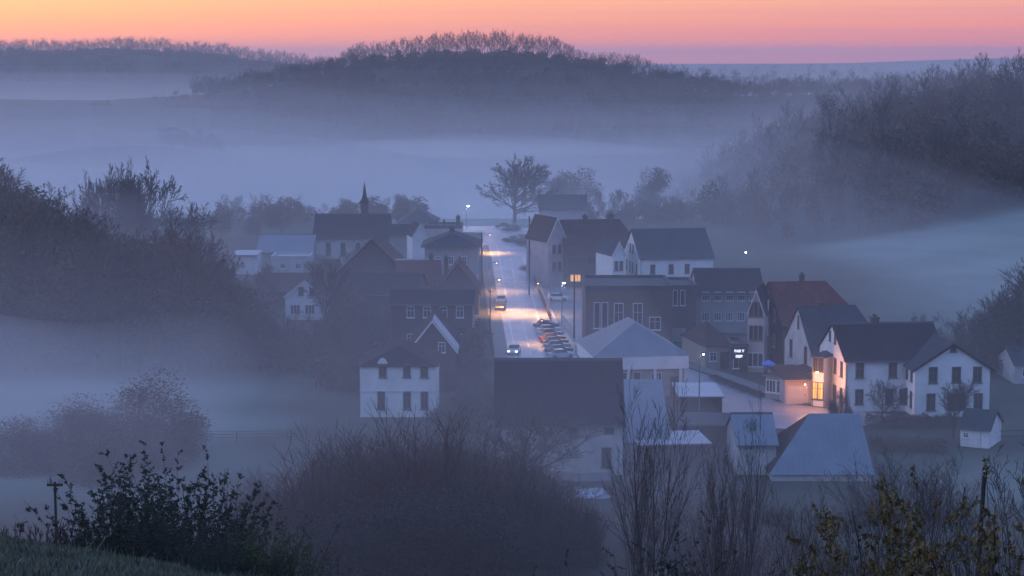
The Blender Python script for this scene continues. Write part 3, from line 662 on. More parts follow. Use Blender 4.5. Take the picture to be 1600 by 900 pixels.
ch = [h for h in HS if h[0] == 'church'][0]
sx = -ch[2]/2 + .66 * ch[2]; zt = ch[4] + ch[5]
MB().box(sx-.72, sx+.72, -.72, .72, zt-2, zt+2.1).build('steeple', brickd, ch[1])
MB().add([(sx-.9,-.9,zt+2.1),(sx+.9,-.9,zt+2.1),(sx+.9,.9,zt+2.1),(sx-.9,.9,zt+2.1),(sx-.38,-.38,zt+3.5),(sx+.38,-.38,zt+3.5),(sx+.38,.38,zt+3.5),(sx-.38,.38,zt+3.5),(sx,0,zt+6.4)],
    [(3,2,1,0),(0,1,5,4),(1,2,6,5),(2,3,7,6),(3,0,4,7),(4,5,8),(5,6,8),(6,7,8),(7,4,8)]).build('spire', slate, ch[1])
house('church_annex', 'long low hall with pale blue roof in front of the church', 402, 488, 418, 393, 366, 12, 0, 'gx', greyw, metalroof, cat='hall')
house('lit_annex', 'white flat-roofed annex with two bright lamps in front of the church', 424, 484, 428, 404, 398, 7, 0, 'flat', white2, palemetal, cat='annex', wins=[('F', [.3, .7], 1.5, 1.0, 1.0)])
house('white_outbuilding', 'small white outbuilding half hidden by trees left of the annex', 364, 402, 428, 398, 391, 6, 0, 'mono', white, palemetal, cat='outbuilding', wins=[('F', [.4], 1.6, .8, 1.2)])
house('brown_roof_house', 'long low house with dark brown roof beside the white gambrel house', 398, 478, 482, 455, 426, 11, 0, 'gx', brickd, browntile, gutter=False)
house('white_gambrel_house', 'white house with rounded gambrel gable among the dark trees', 446, 508, 500, 462, 438, 9, 0, 'gy', white, browntile, ov=.2, wins=[('F', [.40, .68], 4.4, .8, 1.3, 'sash', None, frame_d), ('F', [.25, .62], 1.6, 1.5, 1.5, 'wide')])
house('dark_barn', 'big dark barn with steep gable in the middle of the left village', 528, 634, 468, 425, 374, 14, 0, 'gy', brickd, browntile, ov=.4, trim=slate, cat='barn')
house('low_dark_house', 'low dark house with pale ridge line below the dark barn', 540, 650, 500, 458, 424, 12, -6, 'gx', brickd, slate)

# ---------------------------------------------------------------- trees and shrubs
def rdir(rng, d, ang):
    d = d.normalized(); q = Vector((rng.gauss(0,1), rng.gauss(0,1), rng.gauss(0,1))); q = (q - d * q.dot(d)).normalized()
    return (d * math.cos(ang) + q * math.sin(ang)).normalized()
def grow(seed, h=10.0, r0=.2, clear=.25, n=(14, 6, 5, 3), lens=(.42, .45, .5, .55), ang=(50, 42, 40, 38), up=.25, rmin=.012, stems=1, spread=0, taper=.55, sides=(6, 4, 3, 3), wob=.12):
    """a bare tree: returns (trunk and limbs, branches and twigs)"""
    rng = random.Random(seed); T_ = MB(); Cn = MB()
    def br(p, d, L_, r, lv):
        k = (9, 5, 3, 2, 2)[lv]; tgt = T_ if lv <= (1 if len(n) > 3 else 0) else Cn; pts = [(p, r)]
        for i in range(k):
            d = rdir(rng, d, rng.uniform(0, wob * (1 if lv else .45))); d = (d + Vector((0, 0, up * (.35 if lv else .1)))).normalized()
            q = p + d * (L_ / k); r2 = max(rmin * .7, r * (1 - (1 - (.12 if lv == 0 else .3)) * (i + 1) / k))
            a = pts[-1][1]; tgt.seg(p, q, a, r2, sides[min(lv, 3)]); pts.append((q, r2)); p = q
        if lv < len(n):
            c = n[lv]; lo = clear if lv == 0 else .2
            for j in range(c):
                t = lo + (1 - lo) * (j + rng.random()) / c; x = t * k; i = min(k - 1, int(x)); f = x - i
                q = pts[i][0].lerp(pts[i+1][0], f); dd = (pts[i+1][0] - pts[i][0]).normalized(); rr = pts[i][1] + (pts[i+1][1] - pts[i][1]) * f
                a_ = R(ang[lv] * rng.uniform(.7, 1.25)) * (1.0 if lv else (1.15 - .55 * t))
                ll = L_ * lens[lv] * rng.uniform(.7, 1.15) * ((1.15 - .75 * max(0, t - .35)) if lv == 0 else (1.1 - .5 * t))
                br(q, rdir(rng, dd, a_), ll, max(rmin, rr * taper), lv + 1)
    for s in range(stems):
        a = rng.uniform(0, 6.28); tl = spread * rng.uniform(.3, 1)
        br(Vector((math.cos(a) * .1 * (stems > 1), math.sin(a) * .1 * (stems > 1), -.3)), Vector((math.cos(a) * tl, math.sin(a) * tl, 1)).normalized(), h * rng.uniform(.75, 1) if stems > 1 else h, r0 * (rng.uniform(.7, 1) if stems > 1 else 1), 0)
    return T_, Cn
def leafpts(rng, n, lobes, shell=.55):
    out = []
    for _ in range(n):
        c, s = rng.choice(lobes); v = Vector((rng.gauss(0,1), rng.gauss(0,1), rng.gauss(0,1))).normalized() * (shell + (1 - shell) * rng.random() ** .7)
        out.append(Vector((c[0] + v.x * s[0], c[1] + v.y * s[1], c[2] + v.z * s[2])))
    return out
def leaf(mb, p, size, rng, bend=True, down=0.0):
    u = Vector((rng.gauss(0,1), rng.gauss(0,1), rng.gauss(0,.6) - down)).normalized(); w = u.cross(Vector((rng.gauss(0,1), rng.gauss(0,1), rng.gauss(0,1)))).normalized()
    nn = u.cross(w) * size * .15; L_ = size * rng.uniform(.6, 1.2); a = w * L_ * .33
    mb.add([tuple(p), tuple(p + u*L_*.5 + a + nn), tuple(p + u*L_), tuple(p + u*L_*.5 - a + nn)], [(0,1,2),(0,2,3)])
def lobes_for(rng, n, rx, rz, zc):
    L_ = [((0, 0, zc), (rx*.75, rx*.75, rz*.8))]
    for i in range(n):
        a = rng.uniform(0, 6.28); q = rng.uniform(.35, .8); z = zc + rng.uniform(-.7, .75) * rz; k = math.sqrt(max(.1, 1 - ((z - zc) / rz) ** 2))
        s = rng.uniform(.25, .45); L_.append(((math.cos(a)*rx*q*k, math.sin(a)*rx*q*k, z), (rx*s, rx*s, rz*s)))
    return L_
def leafy(seed, h=10.0, rx=3.4, rz=4.0, n=2600, size=.5, zc=None, lob=14, shell=.5):
    rng = random.Random(seed); zc = zc or h - rz
    T_, Cn = grow(seed, h * .86, .2, .2, (8, 4), (.42, .5), (50, 45), sides=(5, 3, 3, 3), rmin=.03)
    Lm = MB()
    for p in leafpts(rng, n, lobes_for(rng, lob, rx, rz, zc), shell): leaf(Lm, p, size, rng)
    T_.add(Cn.v, Cn.f); return T_, Lm
print('protos...')
BARE = [grow(i, 6.3, .20, c, n=(20, 9, 6, 3), up=u, lens=l, rmin=.023, ang=(58, 40, 38, 36), wob=.08) for i, (c, u, l) in enumerate([(.24, .14, (.80,.48,.5,.55)), (.26, .26, (.70,.5,.5,.55)), (.22, .12, (.92,.48,.5,.5)), (.26, .30, (.62,.5,.5,.5))])]
BAREM = [(a.mesh('trunk', [bark]), b.mesh('branches', [twig])) for a, b in BARE]
BIG = [grow(60 + i, 5.6, .26, .26, n=(26, 10, 7, 3), lens=(.92, .46, .46, .5), ang=(66, 38, 36, 36), up=.12, rmin=.030, wob=.07) for i in range(2)]
BIGM = [(a.mesh('trunk', [bark]), b.mesh('branches', [twig])) for a, b in BIG]
FARB = []
for i in range(5):
    a, b = grow(40 + i, 10, .16, .25 + .04*i, n=(10, 6, 4), lens=(.42, .48, .55), up=.28, rmin=.035, sides=(4, 3, 3, 3)); a.add(b.v, b.f); FARB.append(a.mesh('bare_tree', [twig]))
UPR = [grow(70 + i, 10, .12, .14, n=(11, 6, 4), lens=(.5, .42, .5), ang=(30, 32, 36), up=.4, rmin=.010, stems=4, spread=.30, sides=(6, 4, 3, 3)) for i in range(3)]
UPRM = [(a.mesh('trunk', [bark]), b.mesh('branches', [twig])) for a, b in UPR]
LEAF = [leafy(90 + i, 10, 4.0 + .3*i, 4.7 - .2*i, 5200, .36, lob=24, shell=.35) for i in range(3)]
LEAF += [leafy(95 + i, 7, 4.6, 4.6, 15000, .2, zc=2.4, lob=34, shell=.2) for i in range(2)]
LEAFM = [(a.mesh('trunk', [bark]), b) for a, b in LEAF]
LM = {}
def leafmesh(i, m):
    k = (i, m.name)
    if k not in LM: LM[k] = LEAFM[i][1].mesh('crown', [m])
    return LM[k]
def farleaf(seed, m, n=420, size=.95, trunk=True, zc=5.7):
    rng = random.Random(seed); mb = MB()
    if trunk: mb.seg((0,0,-.5), (0,0,6), .16, .1, 4)
    for p in leafpts(rng, n, lobes_for(rng, 12, 3.3, 4.2, zc), .45): leaf(mb, p, size, rng)
    return mb
FARL = [farleaf(120 + i, None).mesh('round_tree', [leafeverg]) for i in range(3)]
FARR = [farleaf(130 + i, None).mesh('round_tree', [leafrust]) for i in range(2)]
def scrub(seed, n=46, h=5.0, spread=.5, m=None, leaves=0, lsize=.1, lm=None, wid=1.6):
    rng = random.Random(seed); st = MB(); tw = MB()
    for _ in range(n):
        a = rng.uniform(0, 6.28); q = rng.random() ** .5; b = Vector((math.cos(a)*q*wid*.4, math.sin(a)*q*wid*.4, -.3)); d = Vector((math.cos(a)*q*spread, math.sin(a)*q*spread, 1)).normalized()
        L_ = h * rng.uniform(.55, 1.0) * (1.05 - .35*q); p = b; r = .03
        for k in range(6):
            d = (rdir(rng, d, rng.uniform(0, .16)) + Vector((0, 0, .06))).normalized(); p2 = p + d * L_ / 6; st.seg(p, p2, r, r*.75, 3); r *= .75
            for _k in range(3):
                q2 = p.lerp(p2, rng.random()); e = rdir(rng, d, R(rng.uniform(18, 45))); l2 = L_ * rng.uniform(.07, .2); tw.seg(q2, q2 + e*l2, .009, .005, 3)
                for _l in range(leaves):
                    leaf(tw, q2 + e * l2 * rng.random(), lsize, rng) if lm is None else None
                if k > 1: e2 = rdir(rng, e, .5); tw.seg(q2 + e*l2*.5, q2 + e*l2*.5 + e2*l2*.6, .006, .004, 3)
            p = p2
    return st, tw
SCR = [scrub(200 + i) for i in range(4)]
SCRM = [(a.mesh('stems', [twig]), b.mesh('twigs', [twigred if i % 2 else twig])) for i, (a, b) in enumerate(SCR)]

def put(name, meshes, p, h, label, cat, group=None, rng=random, base=10.0, wide=1.0, parts=('trunk', 'branches'), lean=0.0):
    s = h / base; rz = rng.uniform(0, 6.28)
    if isinstance(meshes, tuple):
        o = empty(name, p, rz, label=label, cat=cat, group=group); o.scale = (s*wide, s*wide, s); o.rotation_euler = (lean, 0, rz)
        for nm, m in zip(parts, meshes): inst(nm, m, o)
        return o
    return inst(name, meshes, None, p, (lean, 0, rz), (s*wide, s*wide, s), label=label, cat=cat, group=group)
def merged(name, protos, places, mats, label, cat=None):
    """a wood that reads as one mass: copies of a few small trees in one mesh"""
    V = []; Fs = []; off = 0
    for (mi, p, s, rz, w) in places:
        me = protos[mi]; n = len(me.vertices); v = np.empty(n*3); me.vertices.foreach_get('co', v); v = v.reshape(-1, 3)
        c, si = math.cos(rz), math.sin(rz); q = np.empty_like(v)
        q[:, 0] = (v[:, 0]*c - v[:, 1]*si)*s*w + p[0]; q[:, 1] = (v[:, 0]*si + v[:, 1]*c)*s*w + p[1]; q[:, 2] = v[:, 2]*s + p[2]
        V.append(q); Fs.extend([[i + off for i in pl] for pl in FC[me.name]]); off += n
    me = bpy.data.meshes.new(name); me.from_pydata(np.concatenate(V).tolist(), [], Fs)
    me.materials.append(mats); o = bpy.data.objects.new(name, me); COL.objects.link(o); return tag(o, label, cat, kind='stuff')
FC = {}
def cachef(ms):
    for m in ms: FC[m.name] = [tuple(p.vertices) for p in m.polygons]
LOWB = []
for i in range(3):
    a, b = grow(300 + i, 10, .16, .2, n=(9, 5), lens=(.45, .5), up=.28, rmin=.07, sides=(3, 3, 3, 3)); a.add(b.v, b.f); LOWB.append(a.mesh('low_tree', [twig]))
LOWL = [farleaf(310 + i, None, 150, 1.5).mesh('low_round_tree', [leafrust]) for i in range(3)]
cachef(LOWB); cachef(LOWL)
MIDL = [farleaf(340 + i, None, 1300, .38, False, 4.6).mesh('soft_round_tree', [leafrust]) for i in range(3)]; cachef(MIDL)
cachef(FARB + FARL + FARR)
EDG = [FARR[0], FARR[1], FARB[0], FARB[2], FARL[0]]; cachef(EDG)
rng = random.Random(11)
# -- skyline of the middle hill
G = 'bare trees along the skyline of the middle hill'
cnt = 0
def skyline(n, x0, x1, D, jd, h0, h1, label, group, meshes, cat='tree', hfun=None, name='bare_tree', wide=1.0):
    for i in range(n):
        px = x0 + (x1 - x0) * (i + rng.random()) / n; y = D + rng.uniform(-jd, jd); p = at(px, y); p.z -= .3
        h = rng.uniform(h0, h1) * (hfun(px) if hfun else 1)
        put(name, rng.choice(meshes), p, h, label, cat, group, rng, wide=wide)
def row(name, n, x0, x1, D, jd, h0, h1, label, m, wide=1.0):
    pl = []
    for i in range(n):
        px = x0 + (x1 - x0) * (i + rng.random()) / n; p = at(px, D + rng.uniform(-jd, jd)); pl.append((rng.randrange(len(m)), (p.x, p.y, p.z - .3), rng.uniform(h0, h1) / 10, rng.uniform(0, 6.28), wide))
    merged(name, m, pl, twig, label)
hf = lambda px: float(np.interp(px, [500, 560, 600, 700, 800, 870, 920, 1000, 1060], [.55, 1, .95, 1.12, 1.12, 1.05, .7, .95, .7]))
skyline(135, 540, 1060, 1400, 22, 14.5, 16.5, 'bare tree in the row on the middle hilltop against the orange sky', G, FARB, hfun=hf, wide=1.0)
skyline(22, 520, 1050, 1380, 10, 8, 13, 'dark round tree among the bare trees on the middle hilltop', 'dark round trees on the middle hilltop', FARL, name='round_tree')
row('shoulder_woods', 120, 300, 560, 1400, 40, 9, 14, 'small bare woodland on the low left shoulder of the middle hill', FARB + FARR)
row('ridge_woods', 190, 1030, 1560, 1400, 40, 8, 15, 'misty woodland on the ridge right of the middle hill', FARB + FARL + FARR)
row('far_ridge_woods', 260, -120, 520, 2600, 50, 13, 21, 'tiny bare trees along the far left ridge under the yellow sky', FARB, wide=1.3)
skyline(14, 1090, 1420, 3500, 60, 16, 26, 'pale tree in the far misty lowland right of the hill', 'pale trees in the far misty lowland', FARL + FARB, wide=1.5)
skyline(14, 258, 350, 1050, 14, 9, 13, 'dark tree of the clump beside the pale far field', 'dark trees beside the pale far field', FARL + FARR, name='round_tree')
skyline(4, 140, 172, 1330, 10, 6, 8, 'lone bushy tree at the top of the pale far field', 'bushy trees at the top of the pale far field', FARL, name='round_tree')
pl = []
for _ in range(1900):
    y = rng.uniform(1130, 1424); px = rng.uniform(200, 1420); p = at(px, y)
    if p.z < -20 or (px < 330 and rng.random() > (px - 190) / 140): continue
    pl.append((rng.randrange(6), (p.x, p.y, p.z), rng.uniform(.6, 1.0) * min(1, max(.3, (px - 180) / 180)), rng.uniform(0, 6.28), 1.3))
merged('hill_woods', LOWB + LOWL, pl, leafrust, 'dense bare woodland covering the slope of the middle hill')
pl = []
for _ in range(700):
    y = rng.uniform(2250, 2620); px = rng.uniform(-200, 560); p = at(px, y)
    pl.append((rng.randrange(6), (p.x, p.y, p.z), rng.uniform(.8, 1.3), rng.uniform(0, 6.28), 1.8))
merged('far_woods', LOWB + LOWL, pl, leafrust, 'dim blue woodland covering the far left ridge')
pl = []
for i in range(420):
    px = rng.uniform(430, 1060); p = at(px, rng.uniform(1385, 1432)); pl.append((rng.randrange(2), (p.x, p.y, p.z - 1.0), rng.uniform(.5, .8) * hf(px), rng.uniform(0, 6.28), 1.3))
for i in range(420):
    px = rng.uniform(-150, 520); p = at(px, rng.uniform(2570, 2660)); pl.append((rng.randrange(2), (p.x, p.y, p.z - 1.5), rng.uniform(.9, 1.3), rng.uniform(0, 6.28), 1.6))
CRS = [farleaf(350 + i, None, 110, 1.7, False, 3.6).mesh('crest_shrub', [leafrust]) for i in range(2)]; cachef(CRS)
merged('crest_undergrowth', CRS, pl, leafrust, 'dark undergrowth closing the gaps along both hill crests')
# -- wooded hill on the right
def rh(x, y): return H(x, y)
pl = []; ct = 0; G2 = 'bare trees of the wooded hill on the right'
tries = 0; pts = []
while len(pts) < 1500 and tries < 30000:
    tries += 1; y = rng.uniform(390, 800); x = rng.uniform(40, 290); z = H(x, y)
    edge = 50 + (6 * math.sin(y * .05))
    if x < edge or y < 392 + (x - 48) * .95 + 8 * math.sin(x * .12): continue
    px, py = project((x, y, z))
    if px > 1720: continue
    pts.append((py, x, y, z))
pts.sort(key=lambda t: t[0])        # highest in the picture first: those show as single trees
for i, (py, x, y, z) in enumerate(pts):
    if i % 9 == 0 and ct < 160:
        ct += 1; r_ = rng.random()
        if r_ < .82: put('bare_tree', rng.choice(FARB), (x, y, z - .3), rng.uniform(11, 17) * (.6 if x < 75 else 1), 'tall bare tree in the wood on the right hill', 'tree', G2, rng)
        else: put('round_tree', rng.choice(FARL + FARR), (x, y, z - .3), rng.uniform(9, 13), 'dark bushy tree in the wood on the right hill', 'tree', 'dark bushy trees of the wooded hill on the right', rng)
    else: pl.append((rng.randrange(6), (x, y, z - .3), rng.uniform(.6, 1.15) * (.65 if x < 75 else 1), rng.uniform(0, 6.28), 1.0))
merged('right_woods', LOWB + LOWL, pl, leafrust, 'dark dense woodland filling the slope of the right hill')
pl = []
for _ in range(260):
    px = rng.uniform(1425, 1680); y = rng.uniform(232, 285); p = at(px, y)
    tp = float(np.interp(px, [1425, 1480, 1540, 1600, 1680], [545, 510, 475, 425, 400])) + rng.uniform(0, 50)
    k = max(1.5, min(11, bis(lambda t: tp - project((p.x, p.y, p.z + t))[1], .5, 40)))
    pl.append((rng.randrange(6), (p.x, p.y, p.z - .2), k / 10, rng.uniform(0, 6.28), 1.1))
merged('edge_woods', FARB[:3] + MIDL, pl, leafeverg, 'dark scrubby woodland behind the inn wing')
# -- woods on the left
G3 = 'trees of the dark wood on the left'
pl = []
def leftedge(px): return np.interp(px, [-120, 0, 60, 130, 200, 300, 360, 400, 520], [330, 330, 300, 290, 285, 285, 270, 255, 238])
SIL = lambda px: float(np.interp(px, [-140, 0, 60, 100, 140, 200, 280, 330, 380, 420, 520], [235, 255, 285, 322, 368, 384, 380, 398, 458, 488, 512]))
for i in range(620):
    px = rng.uniform(-140, 520); y = rng.uniform(238, leftedge(px)); p = at(px, y)
    if 350 < px < 512 and y > 246: continue
    tp = SIL(px) + rng.uniform(-6, 46); k = max(2.5, min(17, bis(lambda t: tp - project((p.x, p.y, p.z + t))[1], .5, 60)))
    if i % 5 == 0:
        if rng.random() < .5: j = rng.randrange(3); put('leafy_tree', (LEAFM[j][0], leafmesh(j, leafrust)), p, k, 'dark rusty tree in the misty wood at the left', 'tree', G3, rng, parts=('trunk', 'crown'))
        else: put('bare_tree', rng.choice(BAREM), p, k * 1.1, 'bare tree in the misty wood at the left', 'tree', 'bare trees of the dark wood on the left', rng)
    else: pl.append((rng.randrange(6), (p.x, p.y, p.z - .3), k / 10 * .95, rng.uniform(0, 6.28), 1.2))
merged('left_woods', FARB[:3] + MIDL, pl, leafrust, 'dark misty woodland on the slope left of the village')
def T(kind, px, D, top, label, wide=1.0, cat='tree', name=None, i=None, m=None, grp=None):
    p = at(px, D); h = bis(lambda t: top - project((p.x, p.y, p.z + t))[1], 1, 60); p.z -= .2
    i = rng.randrange(3) if i is None else i
    if kind == 'bare': return put(name or 'bare_tree', BAREM[i % 4], p, h / .97, label, cat, grp, rng, wide=wide)
    if kind == 'big': return put(name or 'bare_tree', BIGM[i % 2], p, h / .93, label, cat, grp, rng, wide=wide)
    if kind == 'up': return put(name or 'bare_tree', UPRM[i % 3], p, h, label, cat, grp, rng, wide=wide)
    if name == 'bush': i = 3 + i % 2
    if kind == 'leafy': return put(name or 'leafy_tree', (LEAFM[i][0], leafmesh(i, m or leafrust)), p, h * (1.3 if name == 'bush' else 1), label, cat, grp, rng, parts=('trunk', 'crown'), wide=wide)
    if kind == 'scrub': return put(name or 'shrub', SCRM[i % 4], p, h, label, cat, grp, rng, base=5.0, parts=('stems', 'twigs'), wide=wide)
T('big', 160, 330, 256, 'leftmost of the three tall bare trees above the left wood', .48, i=1)
T('big', 194, 325, 250, 'slender middle one of the three tall bare trees above the left wood', .42, i=0)
T('big', 234, 322, 246, 'broadest of the three tall bare trees above the left wood', .72, i=1)
T('bare', 268, 320, 300, 'lower bare tree right of the three tall ones', 1.0, i=0)
T('bare', 310, 285, 345, 'bare tree with drooping twigs on the right edge of the left wood', .8, i=0)
T('big', 804, 462, 241, 'big round bare tree at the far end of the main street', 1.12, i=0)
T('bare', 862, 520, 268, 'faint bare tree right of the big round tree', 1.0, i=0)
T('leafy', 905, 560, 262, 'faint misty tree behind the far barn', 1.1)
T('bare', 935, 480, 290, 'thin bare tree beside the far barn', .5, i=1)
T('bare', 965, 490, 285, 'slim bare tree between the far barn and the misty tree', .7, i=3)
T('leafy', 1020, 520, 262, 'tall misty round tree right of the far barn', .9, m=leafeverg)
T('bare', 1048, 480, 300, 'bare tree at the foot of the right hill', .9, i=0)
T('leafy', 440, 430, 317, 'round dome-shaped tree left of the church', 1.25, i=2)
T('leafy', 345, 420, 328, 'rusty tree between the left wood and the dome-shaped tree', 1.4)
T('leafy', 395, 425, 338, 'low rusty tree beside the dome-shaped tree', 1.5)
T('leafy', 540, 450, 309, 'pale misty tree just left of the steeple', .9)
T('bare', 590, 455, 312, 'pale bare tree just right of the steeple', 1.0)
T('leafy', 628, 452, 303, 'misty tree behind the far hipped house', .9)
T('bare', 510, 268, 408, 'forked bare tree in front of the white gambrel house', .75, i=2)
T('leafy', 505, 330, 398, 'low rusty tree in front of the church wall', 1.5)
T('bare', 1378, 203, 590, 'small bare tree before the inn wing', .9, i=2)
T('bare', 1490, 196, 580, 'bare tree by the wing windows of the inn', .8, i=0)
T('bare', 820, 172, 628, 'dark spreading bare tree in front of the barn wall', 1.5, i=2)
for px, D, top, lb in ((40, 180, 640, 'large rusty bush left of the pair in the fog field'), (110, 184, 612, 'rusty bush between the two largest in the fog field'), (215, 188, 572, 'tallest rusty bush in the fog field'), (262, 182, 640, 'low rusty bush at the right end of the fog field row'), (160, 176, 660, 'low rusty bush in front of the tallest one')):
    T('leafy', px, D, top, lb, 1.5, cat='bush', name='bush')
# hedge masses by the street
for px, D, top, lb in ((800, 412, 364, 'dark bush at the near end of the street hedge'), (822, 405, 366, 'dark bush in the middle of the street hedge'), (842, 400, 372, 'dark bush at the house end of the street hedge'), (845, 350, 398, 'dark bush below the tall gabled front'), (862, 340, 408, 'dark round bush beside the square')):
    T('leafy', px, D, top, lb, 1.9, cat='bush', name='bush', m=leafeverg)
T('leafy', 800, 440, 347, 'low bush beside the parked car at the crossroads', 2.2, cat='bush', name='bush', m=leafeverg)
# foundations of greenery between the left houses
for i, (px, D, top) in enumerate(((560, 262, 470), (600, 255, 480), (540, 248, 500), (520, 240, 520), (580, 240, 515), (620, 235, 530), (700, 225, 560), (735, 232, 540), (745, 210, 580), (720, 200, 600), (550, 225, 545))):
    T('leafy', px, D, top, 'dark bush in the gardens between the dark houses and the white villa', 1.3, cat='bush', name='bush', grp='dark garden bushes left of the main street', m=leafeverg if i % 2 else leafrust)
pl = []
for i in range(170):
    px = rng.uniform(335, 1190); D = rng.uniform(448, 476)
    if 660 < px < 872: continue
    p = at(px, D); k = rng.uniform(.35, .8) * (1.25 if px < 330 else .8); pl.append((rng.randrange(len(EDG)), (p.x, p.y, p.z - .3), k, rng.uniform(0, 6.28), 1.3))
merged('village_edge_woods', EDG, pl, leafrust, 'misty line of low trees along the back edge of the village')
pl = []
for i in range(150):
    px, D = rng.choice(((395, 300), (540, 290), (590, 300), (640, 262), (700, 268), (560, 340), (530, 250), (600, 225), (510, 235), (715, 240), (660, 300))); px += rng.gauss(0, 16); p = at(px, D + rng.uniform(-9, 9))
    pl.append((rng.randrange(len(EDG)), (p.x, p.y, p.z - .3), rng.uniform(.28, .62), rng.uniform(0, 6.28), 1.2))
merged('garden_undergrowth', EDG, pl, leafrust, 'dark tangle of garden trees among the left houses')
pl = []
for i in range(330):
    px = rng.uniform(770, 1500); D = rng.uniform(138, 171)
    if 1200 < px < 1360 and D > 150 and rng.random() < .8: continue
    if rng.random() < max(0, (px - 1150) / 420): continue
    p = at(px, D); pl.append((rng.randrange(len(EDG)), (p.x, p.y, p.z - .2), rng.uniform(.08, .2) * (1.5 if px < 850 else .8), rng.uniform(0, 6.28), 1.5))
merged('rough_ground_cover', EDG, pl, leafrust, 'low brambles and saplings on the rough ground below the barns')
# thicket on the hillside in front of the village
G4 = 'shrubs of the hillside thicket in front of the village'
def thick(px): return float(np.interp(px, [380, 430, 500, 560, 620, 700, 760, 800, 850, 900, 960, 1020], [745, 738, 695, 652, 640, 646, 662, 676, 712, 775, 850, 890]))
for i in range(200):
    px = 395 + 530 * ((i * .618) % 1) ; D = rng.uniform(104, 148); p = at(px, D)
    h = bis(lambda t: thick(px) + rng.uniform(-1, 1) * 0 - project((p.x, p.y, p.z + t))[1], .5, 40)
    h = min(h, 11.5) * rng.uniform(.7, 1.06) * (1 + .14 * math.sin(px * .05) + .08 * math.sin(px * .17 + 1))
    put('shrub', SCRM[rng.randrange(4)], p, h, 'tall thin-stemmed shrub in the hillside thicket', 'shrub', G4, rng, base=5.0, parts=('stems', 'twigs'), wide=1.1)
pl = []
for i in range(240):
    px = rng.uniform(370, 930); D = rng.uniform(98, 142); p = at(px, D)
    h = min(9.0, bis(lambda t: thick(px) + 18 - project((p.x, p.y, p.z + t))[1], .5, 40)); pl.append((3 + rng.randrange(3), (p.x, p.y, p.z - .3), h / 10 * rng.uniform(.5, .9), rng.uniform(0, 6.28), 1.1))
DEN = [farleaf(330 + i, None, 1500, .19, False, 4.2).mesh('dense_shrub', [leafrust]) for i in range(2)]; cachef(DEN)
merged('undergrowth', DEN, [(a[0] % 2,) + a[1:] for a in pl], leafdull, 'tangled dull brown undergrowth filling the hillside thicket')

# ---------------------------------------------------------------- things near the viewer
def nearbush(seed, h, w, nst, per, lsize, lm, tm=twig, top=1.0, lo=.15):
    rng = random.Random(seed); st = MB(); lv = MB()
    for _ in range(nst):
        a = rng.uniform(0, 6.28); q = rng.random() ** .5; b = Vector((math.cos(a)*q*w*.25, math.sin(a)*q*w*.25, -.2)); d = Vector((math.cos(a)*q*.85*w/h*1.3, math.sin(a)*q*.85*w/h*1.3, 1)).normalized()
        L_ = h * rng.uniform(.65, 1.0) * (1.05 - .25*q); p = b; r = .014
        for k in range(8):
            d = (rdir(rng, d, rng.uniform(0, .22)) + Vector((0, 0, .05))).normalized(); p2 = p + d * L_ / 8; st.seg(p, p2, r, r*.8, 4); r *= .8
            if k >= 8 * lo:
                for _k in range(3):
                    q2 = p.lerp(p2, rng.random()); e = rdir(rng, d, R(rng.uniform(30, 75))); l2 = L_ * rng.uniform(.05, .16) * (1.15 - k/9); st.seg(q2, q2 + e*l2, .004, .002, 3)
                    for _l in range(per): leaf(lv, q2 + e * l2 * rng.uniform(.1, 1.05), lsize * rng.uniform(.6, 1.2), rng, down=.3)
            p = p2
    return (st.mesh('stems', [tm]), lv.mesh('leaves', [lm]))
def nb(name, px, D, top, meshes, h0, label, wide=1.0, cat='bush', parts=('stems', 'leaves'), lean=0.0):
    p = at(px, D); h = bis(lambda t: top - project((p.x, p.y, p.z + t))[1], .1, 30)
    k = 1.12 if name == 'bush' else 1; return put(name, meshes, p, h * k, label, cat, None, rng, base=h0, wide=wide, parts=parts, lean=lean)
N1 = nearbush(501, 3.0, 2.3, 74, 17, .046, leafdark, lo=.0); N2 = nearbush(502, 3.0, 2.7, 84, 17, .046, leafdark, lo=.0); N3 = nearbush(503, 3.0, 2.0, 36, 7, .07, leafgreen)
N4 = nearbush(504, 3.0, 2.6, 90, 32, .034, leafgold); N5 = nearbush(505, 3.0, 2.7, 90, 32, .036, leafgold)
N8 = nearbush(508, 3.0, 2.6, 70, 16, .030, leafdark); N6 = nearbush(506, 3.0, 1.6, 30, 1, .05, leafrust, twigred)
N7 = nearbush(507, 3.0, 2.0, 40, 2, .06, leafrust, twigred, lo=.3)
nb('bush', 232, 27, 692, N1, 2.85, 'tallest black leafy bush at the edge of the grass bank', 1.05)
nb('bush', 190, 26.5, 745, N2, 2.85, 'lower black leafy bush at the left of the tallest one', .6)
nb('bush', 285, 28, 722, N2, 2.85, 'black leafy bush at the right of the tallest one', .9)
nb('bush', 250, 25.5, 790, N1, 2.85, 'low black bush in front of the tallest one', 1.0)
nb('bush', 300, 26, 800, N1, 2.85, 'low black bush filling the right side of the black group', 1.5)
nb('bush', 400, 25.5, 850, N2, 2.85, 'lowest dark bush under the green leaved one', 1.2)
nb('bush', 335, 29, 735, N6, 2.85, 'reddish twiggy bush beside the black leafy bushes', 1.1)
nb('bush', 372, 30, 762, N7, 2.85, 'dark red twiggy bush between the black and the green bushes', 1.1)
nb('bush', 405, 27.5, 805, N6, 2.85, 'low red twiggy bush behind the green bush', 1.2)
nb('bush', 425, 25.5, 800, N3, 2.85, 'green leaved bush at the right end of the bush row', .9)
nb('bush', 465, 26, 835, N3, 2.85, 'low green bush tapering into the weeds', .9)
nb('bush', 330, 24.8, 835, N2, 2.85, 'low dark bush at the foot of the red twigs', 1.4)
nb('bush', 520, 27, 868, N7, 2.85, 'small dry weedy bush at the bottom of the picture', 1.3)
